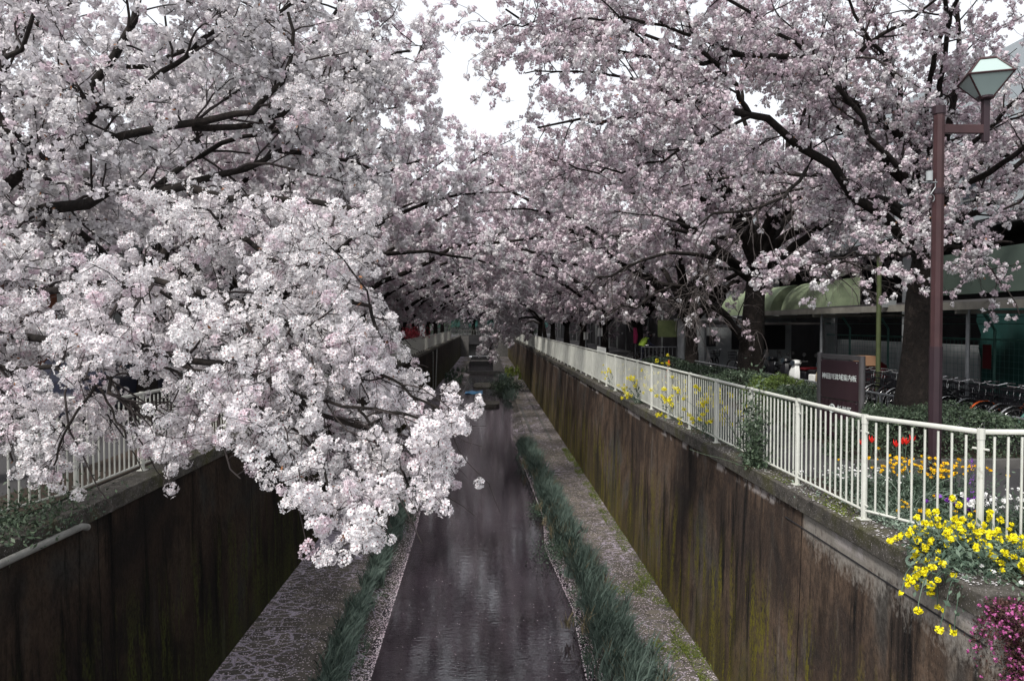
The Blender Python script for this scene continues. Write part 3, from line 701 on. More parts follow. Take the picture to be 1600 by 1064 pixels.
def blades(name, label, y0, y1, xa, xb, n, h, zf, m, lean=(-.06, -.08), cat='grass'):
    """curved tapering leaf blades rooted in the strip between xa(y) and xb(y)"""
    # tufts
    nt_ = n // 16; ty = rng.uniform(y0, y1, nt_ * 3); ty = ty[(np.sin(ty * 1.9 + zf) + .8 * np.sin(ty * 4.3 + 1) + 1.1 * np.sin(ty * .63) + rng.normal(0, .9, len(ty))) > -.9][:nt_]; nt_ = len(ty); t = rng.normal(.5, .30, nt_); tx = np.interp(ty, *xa) * (1 - t) + np.interp(ty, *xb) * t
    tuft = rng.integers(0, nt_, n); y = ty[tuft] + rng.normal(0, .06, n); x = tx[tuft] + rng.normal(0, .05, n); th = rng.uniform(.5, 1.15, nt_)
    hh = h * rng.uniform(.6, 1.15, n) * th[tuft]; w = rng.uniform(.006, .014, n); a = rng.uniform(0, 6.28, n)
    ld = np.stack([np.cos(a) * .30 + lean[0], np.sin(a) * .30 + lean[1]], 1) * rng.uniform(.5, 2.4, n)[:, None]
    side = np.stack([-np.sin(a + 1), np.cos(a + 1)], 1)
    V = np.zeros((n, 5, 2, 3)); ts = np.array([0, .3, .6, .85, 1.0]); ws = np.array([.8, 1, .8, .45, .05])
    B0 = np.stack([x, y, np.full(n, zf)], 1)
    for i, (t_, w_) in enumerate(zip(ts, ws)):
        c = B0.copy(); c[:, :2] += ld * (t_ ** 2)[None] * hh[:, None] if False else ld * t_ ** 2 * hh[:, None]; c[:, 2] += hh * (t_ - .22 * np.linalg.norm(ld, axis=1) * t_ ** 3)
        for s_ in (0, 1): V[:, i, s_] = c; V[:, i, s_, :2] += side * (w * w_ * (1 if s_ else -1))[:, None]
    idx = np.arange(n * 10).reshape(n, 5, 2); F = np.stack([idx[:, :-1, 0], idx[:, :-1, 1], idx[:, 1:, 1], idx[:, 1:, 0]], -1).reshape(-1, 4)
    o = add(name, np_mesh(name, V.reshape(-1, 3), [F], [m])); tag(o, label, cat, None, 'stuff'); return o
blades('reed_grass', 'tall dark green blades between the stream and the right stone ledge', 8.5, 35, ([8, 12, 19, 34], [2.05, 2.05, 2.0, 1.65]), ([8, 12, 20, 34], [2.85, 2.82, 2.5, 2.15]), 21000, .60, LZ - .08, M['grass'])
blades('reed_grass', 'dark green blades between the stream and the left stone ledge', 8.5, 28, ([8, 28], [-2.80, -2.80]), ([8, 28], [-2.42, -2.58]), 9500, .50, LZ - .08, M['grass'], (.06, -.05))
blades('reed_grass', 'distant dark tufts where the right ledge meets the stream', 55, 80, ([50, 90], [1.5, 1.2]), ([50, 90], [2.5, 2.4]), 3500, .7, LZ - .1, M['grass'])
def ground_cover(name, label, y0, y1, x0, x1, n, size, z, h, m, clump=0, cat='ground cover'):
    if clump:
        cy = rng.uniform(y0, y1, clump); cx = rng.uniform(x0, x1, clump); k = rng.integers(0, clump, n); P = np.stack([cx[k] + rng.normal(0, .07, n), cy[k] + rng.normal(0, .14, n), z + np.abs(rng.normal(0, h, n))], 1)
        P[:, 0] = np.clip(P[:, 0], x0, x1)
    else: P = np.stack([rng.uniform(x0, x1, n), rng.uniform(y0, y1, n), z + np.abs(rng.normal(0, h, n))], 1)
    o = add(name, foliage_mesh(name, P, rng.uniform(.6, 1.4, n) * size, m)); tag(o, label, cat, None, 'stuff'); return o
blades('dead_stems', 'straw coloured dead stems among the blades by the right ledge', 8.5, 34, ([8, 12, 19, 34], [1.9, 1.9, 1.9, 1.6]), ([8, 12, 20, 34], [2.95, 2.9, 2.6, 2.2]), 1900, .5, LZ - .08, leafm('straw', (.10, .085, .05), (.26, .22, .14)))
ground_cover('bank_weeds', 'low round leaved weeds along the right water edge', 8.5, 33, 1.75, 2.1, 3800, .024, WZ + .12, .06, M['weed'], 50)
ground_cover('bank_weeds', 'low round leaved weeds along the left silt bank', 8.5, 28, -2.6, -2.2, 1800, .022, WZ + .14, .05, M['weed'], 30)
ground_cover('moss_fringe', 'yellow-green moss tufts along the foot of the right wall', 9, 34, 3.55, 3.88, 9000, .018, LZ + .005, .035, M['moss'], 130)
ground_cover('moss_fringe', 'green tufts growing across the joints of the near right ledge', 12.2, 13.0, 2.9, 3.85, 1800, .018, LZ + .005, .03, M['moss'], 14)
ground_cover('moss_fringe', 'green tuft line on the right ledge beside the tall blades', 15.3, 15.9, 2.75, 3.5, 1200, .018, LZ + .005, .03, M['moss'], 9)
ground_cover('far_weeds', 'yellow-green weeds below the right wall near the weir', 74, 90, 2.2, 3.85, 4500, .08, LZ, .28, M['moss'], 30)
ground_cover('far_weeds', 'olive weeds below the left wall near the weir', 70, 92, -4.5, -2.4, 4000, .07, LZ, .22, M['weed'], 30)
def weed_clump(label, c, dims, m, n, size, name='weed_clump', cat='plant'):
    o = empty(name, tuple(c)); P = rng.normal(size=(n, 3)) * np.array(dims) * .5; P[:, 2] = np.abs(P[:, 2]); add('foliage', foliage_mesh('foliage', P, rng.uniform(.6, 1.4, n) * size, m), o)
    ns = 30; S = rng.normal(0, .3, (ns, 3)) * np.array(dims); S[:, 2] = 0; Pp = grow(S, unit(rng.normal(0, .5, (ns, 3)) + [0, 0, 1]), np.full(ns, dims[2] * .9), 4, .15, np.zeros(3)); V, F = tubes_np(Pp, np.full((ns, 5), .004), 3)
    add('stem', np_mesh('stem', V, [F], [m]), o); tag(o, label, cat); return o
weed_clump('round leafy weed clump overhanging the water amid the tall blades', (1.95, 18.6, WZ + .03), (.62, 1.1, .34), M['weed'], 1900, .030)
weed_clump('small leafy weed at the water edge beyond the bigger clump', (1.75, 23.0, WZ + .03), (.38, .9, .25), M['weed'], 800, .030)
weed_clump('dark bush hanging over the right water edge below the weir', (1.9, 66, WZ + .1), (1.3, 4.5, .7), M['hedge_dark'], 3000, .09)
weed_clump('dark weeds on the top of the left wall at the photo edge', (-5.0, 7.3, G), (.55, 1.4, .32), M['hedge'], 2600, .026)
weed_clump('thin ivy trailing over the left coping beside the grey pipe', (-4.72, 7.7, G - .15), (.14, 1.2, .12), M['weed'], 420, .022)
weed_clump('dark leafy climber pressed against the right railing', (4.02, 10.5, G), (.20, .36, 1.1), M['hedge'], 1500, .034)

def flower_heads(C0, rad, per, size, m, name='flowers', flat=False):
    n = len(C0); P = np.repeat(C0, per, 0) + unit(rng.normal(size=(n * per, 3))) * rad * rng.uniform(.5, 1, (n * per, 1)) * (np.array([1, 1, .35]) if flat else 1)
    return foliage_mesh(name, P, rng.uniform(.7, 1.2, len(P)) * size, m, QUAD)
HEADS = {}
def heads_as_parts(o, P, hr, per, size, m, flat):
    m = M[m] if isinstance(m, str) else m; key = (m.name, hr, per, size, flat)
    if key not in HEADS: HEADS[key] = [flower_heads(np.zeros((1, 3)), hr, per, size, m, 'flower', flat) for _ in range(4)]
    near_ = list(range(min(len(P), 100)))
    for i in near_:
        f = add('flower', HEADS[key][i % 4], o); f.location = P[i]; f.rotation_euler = (rng.uniform(-.4, .4), rng.uniform(-.4, .4), rng.uniform(0, 6.28)); s_ = rng.uniform(.75, 1.2); f.scale = (s_,) * 3
    if len(P) > 100: tag(add('flowers', flower_heads(P[100:], hr, per, size, m, 'flowers', flat), o), kind='stuff')
def rape(label, c, n_st, spread, h, droop=0, heads=4, leaves=500, name='rapeseed_plant', hr=.026, lean=(0, 0)):
    o = empty(name, tuple(c)); S = np.zeros((n_st, 3)); S[:, :2] = rng.normal(0, .12, (n_st, 2)) * spread
    D = unit(rng.normal(0, .45, (n_st, 3)) * np.array([spread, spread, .3]) + [lean[0], lean[1], .9]); L = h * rng.uniform(.6, 1.1, n_st)
    tr = np.zeros((n_st, 3)); tr[:, 2] = -droop * rng.uniform(.3, 1.5, n_st); Pp = grow(S, D, L, 8, .1, tr); V, F = tubes_np(Pp, np.full((n_st, 9), .0045), 4)
    Sb, Db, Lb, rb = spawn(Pp, np.full((n_st, 9), .004), h / heads, .5, .06, .22); Pb = grow(Sb, Db, Lb, 3, .1, np.array([0, 0, .04])); V2, F2 = tubes_np(Pb, np.full((len(Pb), 4), .003), 3)
    add('stem', np_mesh('stem', np.concatenate([V, V2]), [np.concatenate([F, F2 + len(V)])], [M['rape_leaf']]), o)
    tips = np.concatenate([Pp[:, -1], Pb[:, -1]]); heads_as_parts(o, tips, hr, 34, .0105, 'yellow', False)
    k = leaves; ii = rng.integers(0, n_st, k); jj = rng.integers(0, 6, k); LP = Pp[ii, jj] + rng.normal(0, .05, (k, 3)); LP[:, 2] = np.maximum(LP[:, 2], -.35)
    add('leaves', foliage_mesh('leaves', LP, rng.uniform(.5, 1.4, k) * .032, M['rape_leaf']), o); tag(o, label, 'flower plant', 'yellow rapeseed plants on the right bank'); return o
rape('large yellow rapeseed plant spilling over the coping at lower right', (4.42, 6.2, G), 80, 1.8, .54, .17, 4, 3200, hr=.027, lean=(-.15, -.25))
rape('yellow rapeseed outside the railing nearest the right photo edge', (4.9, 6.1, G), 20, 1.2, .42, .08, 4, 700, hr=.028, lean=(.2, -.2))
rape('drooping rapeseed stems hanging below the wall top', (4.08, 5.95, G + .05), 12, 1.0, .62, .36, 2, 260, hr=.026, lean=(-.7, -.2))
rape('tall yellow rapeseed behind the railing below the bright bush', (4.28, 13.2, G), 24, 1.3, 1.0, .02, 4, 420, hr=.042)
rape('pale yellow rapeseed behind the railing in the gap left of the tall one', (4.3, 15.6, G), 18, 1.2, .95, .02, 4, 300, hr=.042)
rape('yellow-green rapeseed behind the railing, with dark leaves', (4.3, 19.0, G), 24, 1.3, 1.15, .02, 4, 420, hr=.05)
rape('farthest rapeseed behind the railing, half seen through the bars', (4.32, 23.0, G), 16, 1.0, 1.0, .02, 4, 160, hr=.035)
rape('lone small rapeseed flower above the handrail', (5.4, 21.5, G), 2, .3, 1.1, 0, 5, 20, hr=.04)

ground_cover('silver_groundcover', 'silvery green ground cover between coping and near railing', 6.1, 8.3, 4.2, 4.75, 5200, .020, G + .02, .05, M['paleleaf'], 60)
ground_cover('silver_groundcover', 'mixed low green foliage of the flower bed behind the railing', 6.8, 9.3, 4.5, 5.7, 6500, .022, G + .02, .11, M['weed'], 70)
ground_cover('coping_moss', 'thin orange brown moss patch on the right coping', 7.8, 9.6, 3.98, 4.25, 900, .012, G + .015, .008, M['moss'], 10)
def flowers_on(label, name, c, n, dims, m, hr, size, leafmat, h, leaves=300, group=None, flat=True, per=12):
    o = empty(name, tuple(c)); P = rng.normal(0, .5, (n, 3)) * np.array(dims); P[:, 2] = h * rng.uniform(.7, 1.1, n)
    S = P * np.array([.5, .5, 0]); Pp = np.stack([S, (S + P) / 2 + [0, 0, .03], P], 1); V, F = tubes_np(Pp, np.full((n, 3), .003), 3); add('stem', np_mesh('stem', V, [F], [leafmat]), o)
    heads_as_parts(o, P, hr, per, size, m, flat)
    L_ = rng.normal(0, .5, (leaves, 3)) * np.array(dims) * 1.1; L_[:, 2] = np.abs(rng.normal(0, .4, leaves)) * h; add('leaves', foliage_mesh('leaves', L_, rng.uniform(.6, 1.3, leaves) * .022, leafmat), o)
    tag(o, label, 'flower plant', group); return o
fb = 'bedding flowers behind the near railing'
flowers_on('orange-yellow marigolds left of the lamp post foot', 'marigold_plant', (5.05, 8.35, G), 56, (.55, .5, .1), M['orange'], .018, .013, M['weed'], .52, 900, fb)
flowers_on('orange-yellow marigolds right of the lamp post foot', 'marigold_plant', (5.75, 8.5, G), 38, (.55, .5, .1), M['orange'], .018, .013, M['weed'], .42, 600, fb)
flowers_on('few low marigolds in the silvery ground cover', 'marigold_plant', (4.75, 7.5, G), 12, (.5, .6, .1), M['orange'], .016, .012, M['weed'], .2, 100, fb)
for (x, y, lab) in ((4.86, 8.9, 'pair of red tulips standing left of the marigolds'), (5.22, 8.75, 'red tulips just left of the lamp post'), (5.42, 8.95, 'red tulips behind the marigolds and touching the lamp post')):
    o = empty('tulip', (x, y, G)); mb = MB()
    for k in range(2):
        a = k * .13 - .06; hh = .60 + .03 * k; mb.tube([(a * .4, 0, 0), (a, .0, hh)], .005, 5); hb_ = MB(); [hb_.raw([(a + rr_ * math.cos(t_ + dd_), rr_ * math.sin(t_ + dd_), hh + zz_) for rr_, dd_, zz_ in ((.006, 0, 0), (.034, -.55, .03), (.036 + .012 * (q_ % 2), 0, .075 + .012 * (q_ % 3)), (.034, .55, .03))], [(0, 1, 2, 3)]) for q_, t_ in enumerate(np.arange(0, 6.28, 1.047))]; hb_.build('flower', M['red_f'], o)
    mb.build('stem', M['weed'], o); tag(o, lab, 'flower plant', fb)
flowers_on('violet pansies in front of the lamp post foot', 'pansy_plant', (5.2, 7.7, G), 14, (.4, .3, .1), M['purple'], .026, .02, M['weed'], .22, 200, fb)
flowers_on('white stocks between the pansies and the big railing post', 'stock_plant', (5.35, 7.45, G), 26, (.25, .25, .1), M['whitef'], .028, .016, M['weed'], .28, 200, fb, False)
flowers_on('white alyssum with thin leaves at the left end of the bed', 'alyssum_plant', (4.65, 8.7, G), 50, (.5, .5, .1), M['whitef'], .016, .008, M['paleleaf'], .32, 500, fb)
flowers_on('white daisies low on the soil by the right photo edge', 'daisy_plant', (4.72, 5.6, G), 34, (.5, .35, .1), M['whitef'], .016, .010, M['hedge'], .10, 600, fb)
flowers_on('small white-yellow flowers behind the rightmost railing bars', 'daisy_plant', (5.6, 7.0, G), 40, (.6, .4, .1), M['whitef'], .012, .008, M['weed'], .40, 500, fb)
o = empty('salvia_plant', (5.55, 7.9, G)); mb = MB(); mb.tube([(0, 0, 0), (0, 0, .5)], .005, 5).build('stem', M['weed'], o)
zz = rng.uniform(.18, .62, 60); Pq = np.stack([rng.normal(0, .012, 60), rng.normal(0, .012, 60), zz], 1); add('flowers', foliage_mesh('flowers', Pq, np.full(60, .018), M['purple']), o); tag(o, 'tall violet flower spike beside the big railing post', 'flower plant', fb)
# long drooping silver leaves
def arching(label, c, n, L_, m):
    o = empty('grass_clump', tuple(c)); S = rng.normal(0, .06, (n, 3)); S[:, 2] = 0; P = grow(S, unit(rng.normal(0, .8, (n, 3)) * [1, 1, .2] + [0, 0, .9]), np.full(n, L_) * rng.uniform(.6, 1.1, n), 9, .03, np.array([0, 0, -.16])); V, F = tubes_np(P, np.full((n, 10), .004), 3)
    add('blade', np_mesh('blade', V, [F], [m]), o); tag(o, label, 'plant', fb)
arching('pale arching grass blades below the marigolds', (4.85, 7.9, G), 60, .62, M['paleleaf'])
arching('pale arching grass blades right of the big railing post', (5.5, 7.2, G), 34, .55, M['paleleaf'])
# pink flowering mass hanging at the end of the wall
def pinkbush():
    o = empty('moss_phlox', (4.20, 5.28, G)); n = 19000; P = np.zeros((n, 3))
    P[:, 0] = -.26 + np.abs(rng.normal(0, .12, n)) * 1.3 + .05 * np.sin(rng.uniform(0, 20, n)); P[:, 1] = rng.uniform(-.55, .24, n) + rng.normal(0, .05, n); P[:, 2] = -np.abs(rng.uniform(-.05, 1.15, n)) + .10 * (P[:, 0] > .1)
    P[:, 0] += .04 * np.sin(P[:, 2] * 9 + P[:, 1] * 7)
    add('leaves', foliage_mesh('leaves', P, rng.uniform(.6, 1.2, n) * .016, leafm('reddish_green_leaves', (.035, .02, .016), (.10, .045, .04))), o)
    k = 1100; Q = P[rng.choice(np.where(P[:, 0] < .15)[0], k)] + [-.025, 0, .01]; V = np.repeat(Q, 5, 0) + rng.normal(0, .006, (k * 5, 3)); add('flowers', foliage_mesh('flowers', V, np.full(len(V), .0075), M['pinkf'], QUAD), o)
    tag(o, 'magenta pink flowering mat hanging over the wall end at lower right', 'flower plant')
pinkbush()
MBX = MB().box((4.22, 2.0, -6.3), (4.8, 5.28, G - .02)); tag(MBX.build('abutment_wall', M['concrete']), 'grey concrete abutment behind the hanging pink flowers', 'wall')
# fallen petals
def petals(name, label, n, xf, y0, y1, z, m, size=.011):
    yy = y0 * (y1 / y0) ** rng.random(n); x = xf(yy, rng.random(n)); P = np.stack([x, yy, np.full(n, z) + rng.uniform(0, .006, n)], 1); rot = rand_rot(n) * 1.0
    tm_ = QUAD * [1, 1, .3]; a = rng.uniform(0, 6.28, n); Rz = np.zeros((n, 3, 3)); Rz[:, 0, 0] = np.cos(a); Rz[:, 0, 1] = -np.sin(a); Rz[:, 1, 0] = np.sin(a); Rz[:, 1, 1] = np.cos(a); Rz[:, 2, 2] = 1
    V, F = scatter_poly(P, tm_, size * rng.uniform(.7, 1.2, n), Rz); o = add(name, np_mesh(name, V, [F], [m])); tag(o, label, 'petals', None, 'stuff')
petals('fallen_petals', 'pale petals scattered on the left stone ledge', 9000, lambda y, t: -4.6 + 1.8 * t ** 1.4, 7, 60, LZ + .006, M['petal_pink'])
petals('fallen_petals', 'pale petals scattered on the right stone ledge', 5000, lambda y, t: 2.8 + 1.05 * t, 8, 50, LZ + .006, M['petal_pink'])
petals('fallen_petals', 'petals caught in the silt along the left water edge', 6500, lambda y, t: np.interp(y, [p[0] for p in WLp], [p[1] for p in WLp]) - .38 * t ** 2, 8.5, 50, WZ + .13, M['petal_pink'])
petals('fallen_petals', 'petals caught in the silt along the right water edge', 5000, lambda y, t: np.interp(y, [p[0] for p in WRp], [p[1] for p in WRp]) + .02 + .38 * t ** 2, 8.5, 50, WZ + .13, M['petal_pink'])
petals('fallen_petals', 'single petals floating on the dark water', 500, lambda y, t: -1.9 + 3.4 * t, 8.5, 45, WZ + .004, M['petal_pink'], .009)
petals('fallen_petals', 'petals lying on the right coping and bed', 1800, lambda y, t: 3.93 + .42 * t, 5.6, 40, G + .022, M['petal'], .009)

# ================================================================== LAMP, SIGN, SMALL THINGS
lx, ly = 5.75, 8.9
lp = tag(empty('street_lamp', (lx, ly, G - .09)), 'tall maroon street lamp with a faceted glass lantern on a short arm', 'street lamp')
MB().tube([(0, 0, 0), (0, 0, 1.95)], .079, 8).build('pole_base', M['lampdark'], lp)
MB().tube([(0, 0, 1.94), (0, 0, 3.92)], .072, 8).build('pole', M['lamp'], lp)
MB().tube([(0, 0, 3.93), (0, 0, 4.93)], .066, 8).build('upper_pole', M['lamp'], lp)
MB().tube([(0, 0, 3.89), (0, 0, 3.96)], .079, 12).build('collar', M['lampdark'], lp)
MB().tube([(0, 0, 4.90), (0, 0, 5.0)], .076, 12).build('pole_cap', M['lampdark'], lp)
MB().box((.06, -.028, 4.66), (.60, .028, 4.77)).build('arm', M['lamp'], lp, bevel=.005)
MB().box((.565, -.032, 4.55), (.645, .032, 5.10)).build('arm_upright', M['lampdark'], lp, bevel=.005)
ln = empty('lantern', (.60, 0, 5.10)); ln.scale = (.92, .92, .92); ln.parent = lp; KIDS.setdefault(lp.name, []).append(ln)
prof = [(.10, 0), (.385, .285), (.145, .52)]; k6 = 4; off_ = R(25)
def pt(r, z, j): a = off_ + 2 * math.pi * j / k6; return (r * math.cos(a), r * math.sin(a), z)
g_ = MB()
for (r0_, z0_), (r1_, z1_) in zip(prof[:-1], prof[1:]):
    for j in range(k6): g_.raw([pt(r0_ * .97, z0_, j), pt(r0_ * .97, z0_, j+1), pt(r1_ * .97, z1_, j+1), pt(r1_ * .97, z1_, j)], [(0, 1, 2, 3)])
g_.build('glass', M['glass'], ln); fm = MB()
for j in range(k6):
    fm.tube([pt(*prof[0], j), pt(*prof[1], j), pt(*prof[2], j)], .013, 5)
    for (r0_, z0_) in prof: fm.tube([pt(r0_, z0_, j), pt(r0_, z0_, j+1)], .015, 5)
fm.build('frame', M['lamp'], ln); tpc = MB(); tpc.raw([pt(.15, .522, j) for j in range(k6)] + [pt(.13, .55, j) for j in range(k6)], [(4, 5, 6, 7)] + [(j, (j+1) % 4, 4 + (j+1) % 4, 4 + j) for j in range(4)]).build('top_cap', M['lamp'], ln)
bc = MB(); bc.lathe((0, 0, -.02), [(.06, 0), (.11, .02), (.11, .05)], 10).build('base_cup', M['lampdark'], ln)
# small camera box and scroll bracket on the pole
sc_ = tag(empty('bracket_lamp', (lx - .14, ly - .04, G + 3.96)), 'small white fitting on a scroll bracket clamped to the lamp post', 'fitting')
MB().tube([(0, 0, .0), (0, 0, .12)], .04, 10).build('housing', M['whitewall'], sc_, smooth=True)
sb = MB(); sb.ring((0.02, 0, -.22), .05, .007, 'y', 18, 5, -60, 230); sb.tube([(0.02, 0, -.17), (.08, 0, -.08), (.08, 0, .02)], .007, 5); sb.tube([(-.1, 0, -.02), (.1, 0, -.02)], .012, 6); sb.build('scroll', M['steel'], sc_)

sgx, sgy = 6.33, 12.5
sg = tag(empty('information_sign', (sgx, sgy, G), R(-80)), 'maroon information board with white Japanese lettering between grey posts', 'sign')
MB().tube([(-.57, 0, 0), (-.57, 0, 1.62)], .052, 14).build('post', M['signpost'], sg, smooth=True); MB().tube([(.57, 0, 0), (.57, 0, 1.60)], .052, 14).build('post', M['signpost'], sg, smooth=True)
MB().box((-.515, -.025, .80), (.515, .025, 1.50)).build('upper_panel', M['signpanel'], sg, bevel=.004)
MB().box((-.515, -.03, 1.515), (.515, .03, 1.60)).build('top_bar', M['signpost'], sg, bevel=.004)
lo = MB(); lo.box((-.515, -.018, .12), (.515, .018, .785))
for i in range(8): lo.box((-.47 + i * .12, -.028, .14), (-.41 + i * .12, -.0185, .765))
lo.build('lower_panel', M['signpanel'], sg)
text_part('神田川流域案内板', .118, M['letter'], sg, (0, -.030, 1.19), (R(90), 0, 0))
text_part('杉並区', .13, M['letter'], sg, (.16, -.034, .62), (R(90), 0, 0))
em = MB(); em.ring((0, 0, 0), .075, .009, 'y', 24, 5)
for a in (0, 60, 120, 180, 240, 300): em.tube([(0, 0, 0), (.072 * math.sin(R(a)), 0, .072 * math.cos(R(a)))], .009, 4)
e_ = em.build('emblem', M['letter'], sg); e_.location = (-.17, -.034, .62)

for (x, z) in ((-.48, 1.47), (.48, 1.47), (-.48, .83), (.48, .76)): MB().lathe((x, -.035, z), [(.008, 0), (.008, .012)], 6).build('bolt', M['chrome'], sg)
# cone
cn = tag(empty('traffic_cone', (7.35, 28.4, G)), 'orange traffic cone standing beside the bushes by the booth', 'traffic cone')
MB().box((-.19, -.19, 0), (.19, .19, .03)).build('base', M['orangep'], cn); MB().lathe((0, 0, .03), [(.14, 0), (.03, .66)], 14).build('body', M['orangep'], cn, smooth=True); MB().lathe((0, 0, .32), [(.094, 0), (.073, .13)], 14).build('reflective_band', M['white'], cn, smooth=True)
# notice board on the right railing
nb2 = tag(empty('notice_board', (4.22, 26.0, FG + 1.02)), 'small white board fixed on top of the right railing', 'notice board'); MB().box((-.02, -.9, 0), (.02, .9, .26)).build('board', M['white'], nb2, bevel=.004); MB().tube([(0.03, -.6, -.6), (.03, -.6, .22)], .014, 6).build('bracket', M['steel'], nb2)
pp = tag(MB().tube([(-4.60, 3.5, G - .13), (-4.60, 6.8, G - .12), (-4.60, 8.2, G - .15), (-4.62, 8.35, G - .2)], .04, 10).build('drain_pipe', M['pipe'], smooth=True), 'pale grey pipe running along the top of the left wall', 'pipe')
pp2 = tag(MB().tube([(-4.58, 61, G - .2), (-4.56, 61, LZ)], .06, 8).build('drain_pipe', M['pipe'], smooth=True), 'thin vertical drain pipe on the far left wall', 'pipe')
pp3 = tag(MB().tube([(-4.58, 66, G - .2), (-4.54, 63.5, LZ)], .06, 8).build('drain_pipe', M['pipe'], smooth=True), 'slanting drain pipe beside the vertical one on the left wall', 'pipe')

# ================================================================== RIGHT BANK: bicycle parking, booth, buildings
# low rail in front of the bicycles
lr = tag(empty('low_rail', (8.95, 11, G)), 'low grey tube rail along the front of the bicycle parking', 'railing')
mb = MB(); mb.tube([(0, -3.4, .56), (0, 24, .56)], .028, 8); mb.build('top_rail', M['steel'], lr, smooth=True); mb = MB()
for y in np.arange(-3.4, 24, .22): mb.tube([(0, y, .1), (0, y, .55)], .011, 5)
mb.tube([(0, -3.4, .12), (0, 24, .12)], .015, 5); mb.build('bar_panel', M['steel'], lr)
for y in np.arange(-3.4, 24.1, 2.74): MB().tube([(0, y, 0), (0, y, .56)], .03, 8).build('post', M['steel'], lr)
fr2 = tag(empty('low_rail', (7.9, 36, G)), 'low grey railing beside the person and the booth', 'railing'); mb = MB()
for x in np.arange(0, 2.4, .2): mb.tube([(x, 0, 0), (x, 0, .95)], .018, 5)
mb.build('bar_panel', M['steel'], fr2); MB().tube([(0, 0, .97), (2.3, 0, .97)], .03, 6).build('top_rail', M['steel'], fr2)
# parking roof
rf = tag(empty('parking_roof', (9.8, 8, G)), 'long low dark roof on thin posts over the parked bicycles', 'shelter')
mb = MB(); mb.raw([(0, 1, 2.50), (3.2, 1, 2.75), (3.2, 18, 2.75), (0, 18, 2.50), (0, 1, 2.56), (3.2, 1, 2.81), (3.2, 18, 2.81), (0, 18, 2.56)], [(3,2,1,0),(4,5,6,7),(0,1,5,4),(1,2,6,5),(2,3,7,6),(3,0,4,7)]); mb.build('roof_sheet', M['roof'], rf)
MB().box((-.05, 1, 2.44), (-.003, 18, 2.60)).build('fascia', M['rust'], rf)
for y in (2, 6.5, 13, 17.6):
    MB().tube([(.25, y, 0), (.25, y, 2.49)], .042, 8).build('post', M['steel'], rf, smooth=True); MB().tube([(3.0, y, 0), (3.0, y, 2.7)], .042, 8).build('post', M['steel'], rf, smooth=True)
    MB().box((-.02, y - .03, 2.36), (3.2, y + .03, 2.44)).build('rafter', M['rust'], rf)
rf2 = tag(empty('parking_roof', (9.9, 26, G)), 'second low roof with a pale edge beside the grey booth', 'shelter')
mb = MB(); mb.box((0, .6, 2.12), (3.2, 6.6, 2.2)); mb.build('roof_sheet', M['roof'], rf2); MB().box((-.06, .6, 2.0), (-.003, 6.6, 2.12)).build('fascia', M['steel'], rf2)
for y in (.9, 6.3): MB().tube([(.15, y, 0), (.15, y, 2.1)], .05, 8).build('post', M['steel'], rf2)
# teal mesh fence behind
tf = tag(empty('mesh_fence', (12.9, 8, G)), 'teal wire mesh fence with slanted arms behind the bicycles', 'fence')
for i, y in enumerate(np.arange(0, 19, 2.4)):
    mb = MB(); mb.tube([(0, y, 0), (0, y, 2.0), (-.35, y, 2.5)], .035, 6); mb.build('post', M['teal'], tf)
mb = MB(); mb.tube([(0, 0, 1.75), (0, 18.5, 1.75)], .025, 6); mb.tube([(0, 0, .1), (0, 18.5, .1)], .02, 6)
for a in (.12, .25, .35): mb.tube([(-a, 0, 1.98 + a * 1.4), (-a, 18.5, 1.98 + a * 1.4)], .008, 4)
mb.build('rail', M['teal'], tf); mb = MB()
for y in np.arange(0, 18.5, .16): mb.tube([(0.02, y, .1), (0.02, y, 1.75)], .004, 3)
for z in np.arange(.1, 1.75, .16): mb.tube([(0.02, 0, z), (0.02, 18.5, z)], .004, 3)
mb.build('wire_mesh', M['teal'], tf)
net = tag(empty('garden_net', (13.5, 8, G)), 'dark teal netting hung behind the mesh fence', 'net'); ns_ = 60; nv = []
V = np.zeros((ns_, 8, 3)); V[..., 1] = np.linspace(-3, 11, ns_)[:, None]; V[..., 2] = np.linspace(0, 2.6, 8)[None]; V[..., 0] = .12 * np.sin(V[..., 1] * 3 + V[..., 2]) + rng.normal(0, .03, (ns_, 8))
V2 = V.copy(); V2[..., 0] += .02; i_ = np.arange(ns_ * 8).reshape(ns_, 8); F = np.stack([i_[:-1, :-1], i_[1:, :-1], i_[1:, 1:], i_[:-1, 1:]], -1).reshape(-1, 4)
add('net_cloth', np_mesh('net_cloth', np.concatenate([V.reshape(-1, 3), V2.reshape(-1, 3)]), [np.concatenate([F, F + ns_ * 8])], [M['teal_net']], None, True), net)
ww = tag(empty('screen_wall', (13.6, 19.2, G)), 'row of pale grey wall panels behind the scooters', 'wall')
for i in range(4): MB().box((0, i * 2.0, 0), (.08, i * 2.0 + 1.96, 1.55)).build('panel', M['whitewall'], ww)
for (x, y, z, mm, lab) in ((12.8, 17.6, G + 1.0, 'redp', 'faded red notice hung on the mesh fence'), (12.8, 12.3, G + 1.0, 'yellowp', 'yellow vertical notice hung on the mesh fence post'), (12.8, 20.8, G + 1.1, 'yellowp', 'small yellow notice at the far end of the mesh fence')):
    tag(MB().box((x, y, z), (x + .02, y + .3, z + .62)).build('notice', M[mm], bevel=.003), lab, 'notice')
# olive utility pole
up = tag(empty('utility_pole', (9.55, 17.0, G)), 'olive green utility pole in front of the parking roof', 'utility pole'); MB().tube([(0, 0, 0), (0, 0, 5.2)], .055, 10).build('pole', M['greenpole'], up, smooth=True); MB().box((.05, -.06, 2.55), (.4, .06, 2.72)).build('bracket_box', M['greypaint'], up)
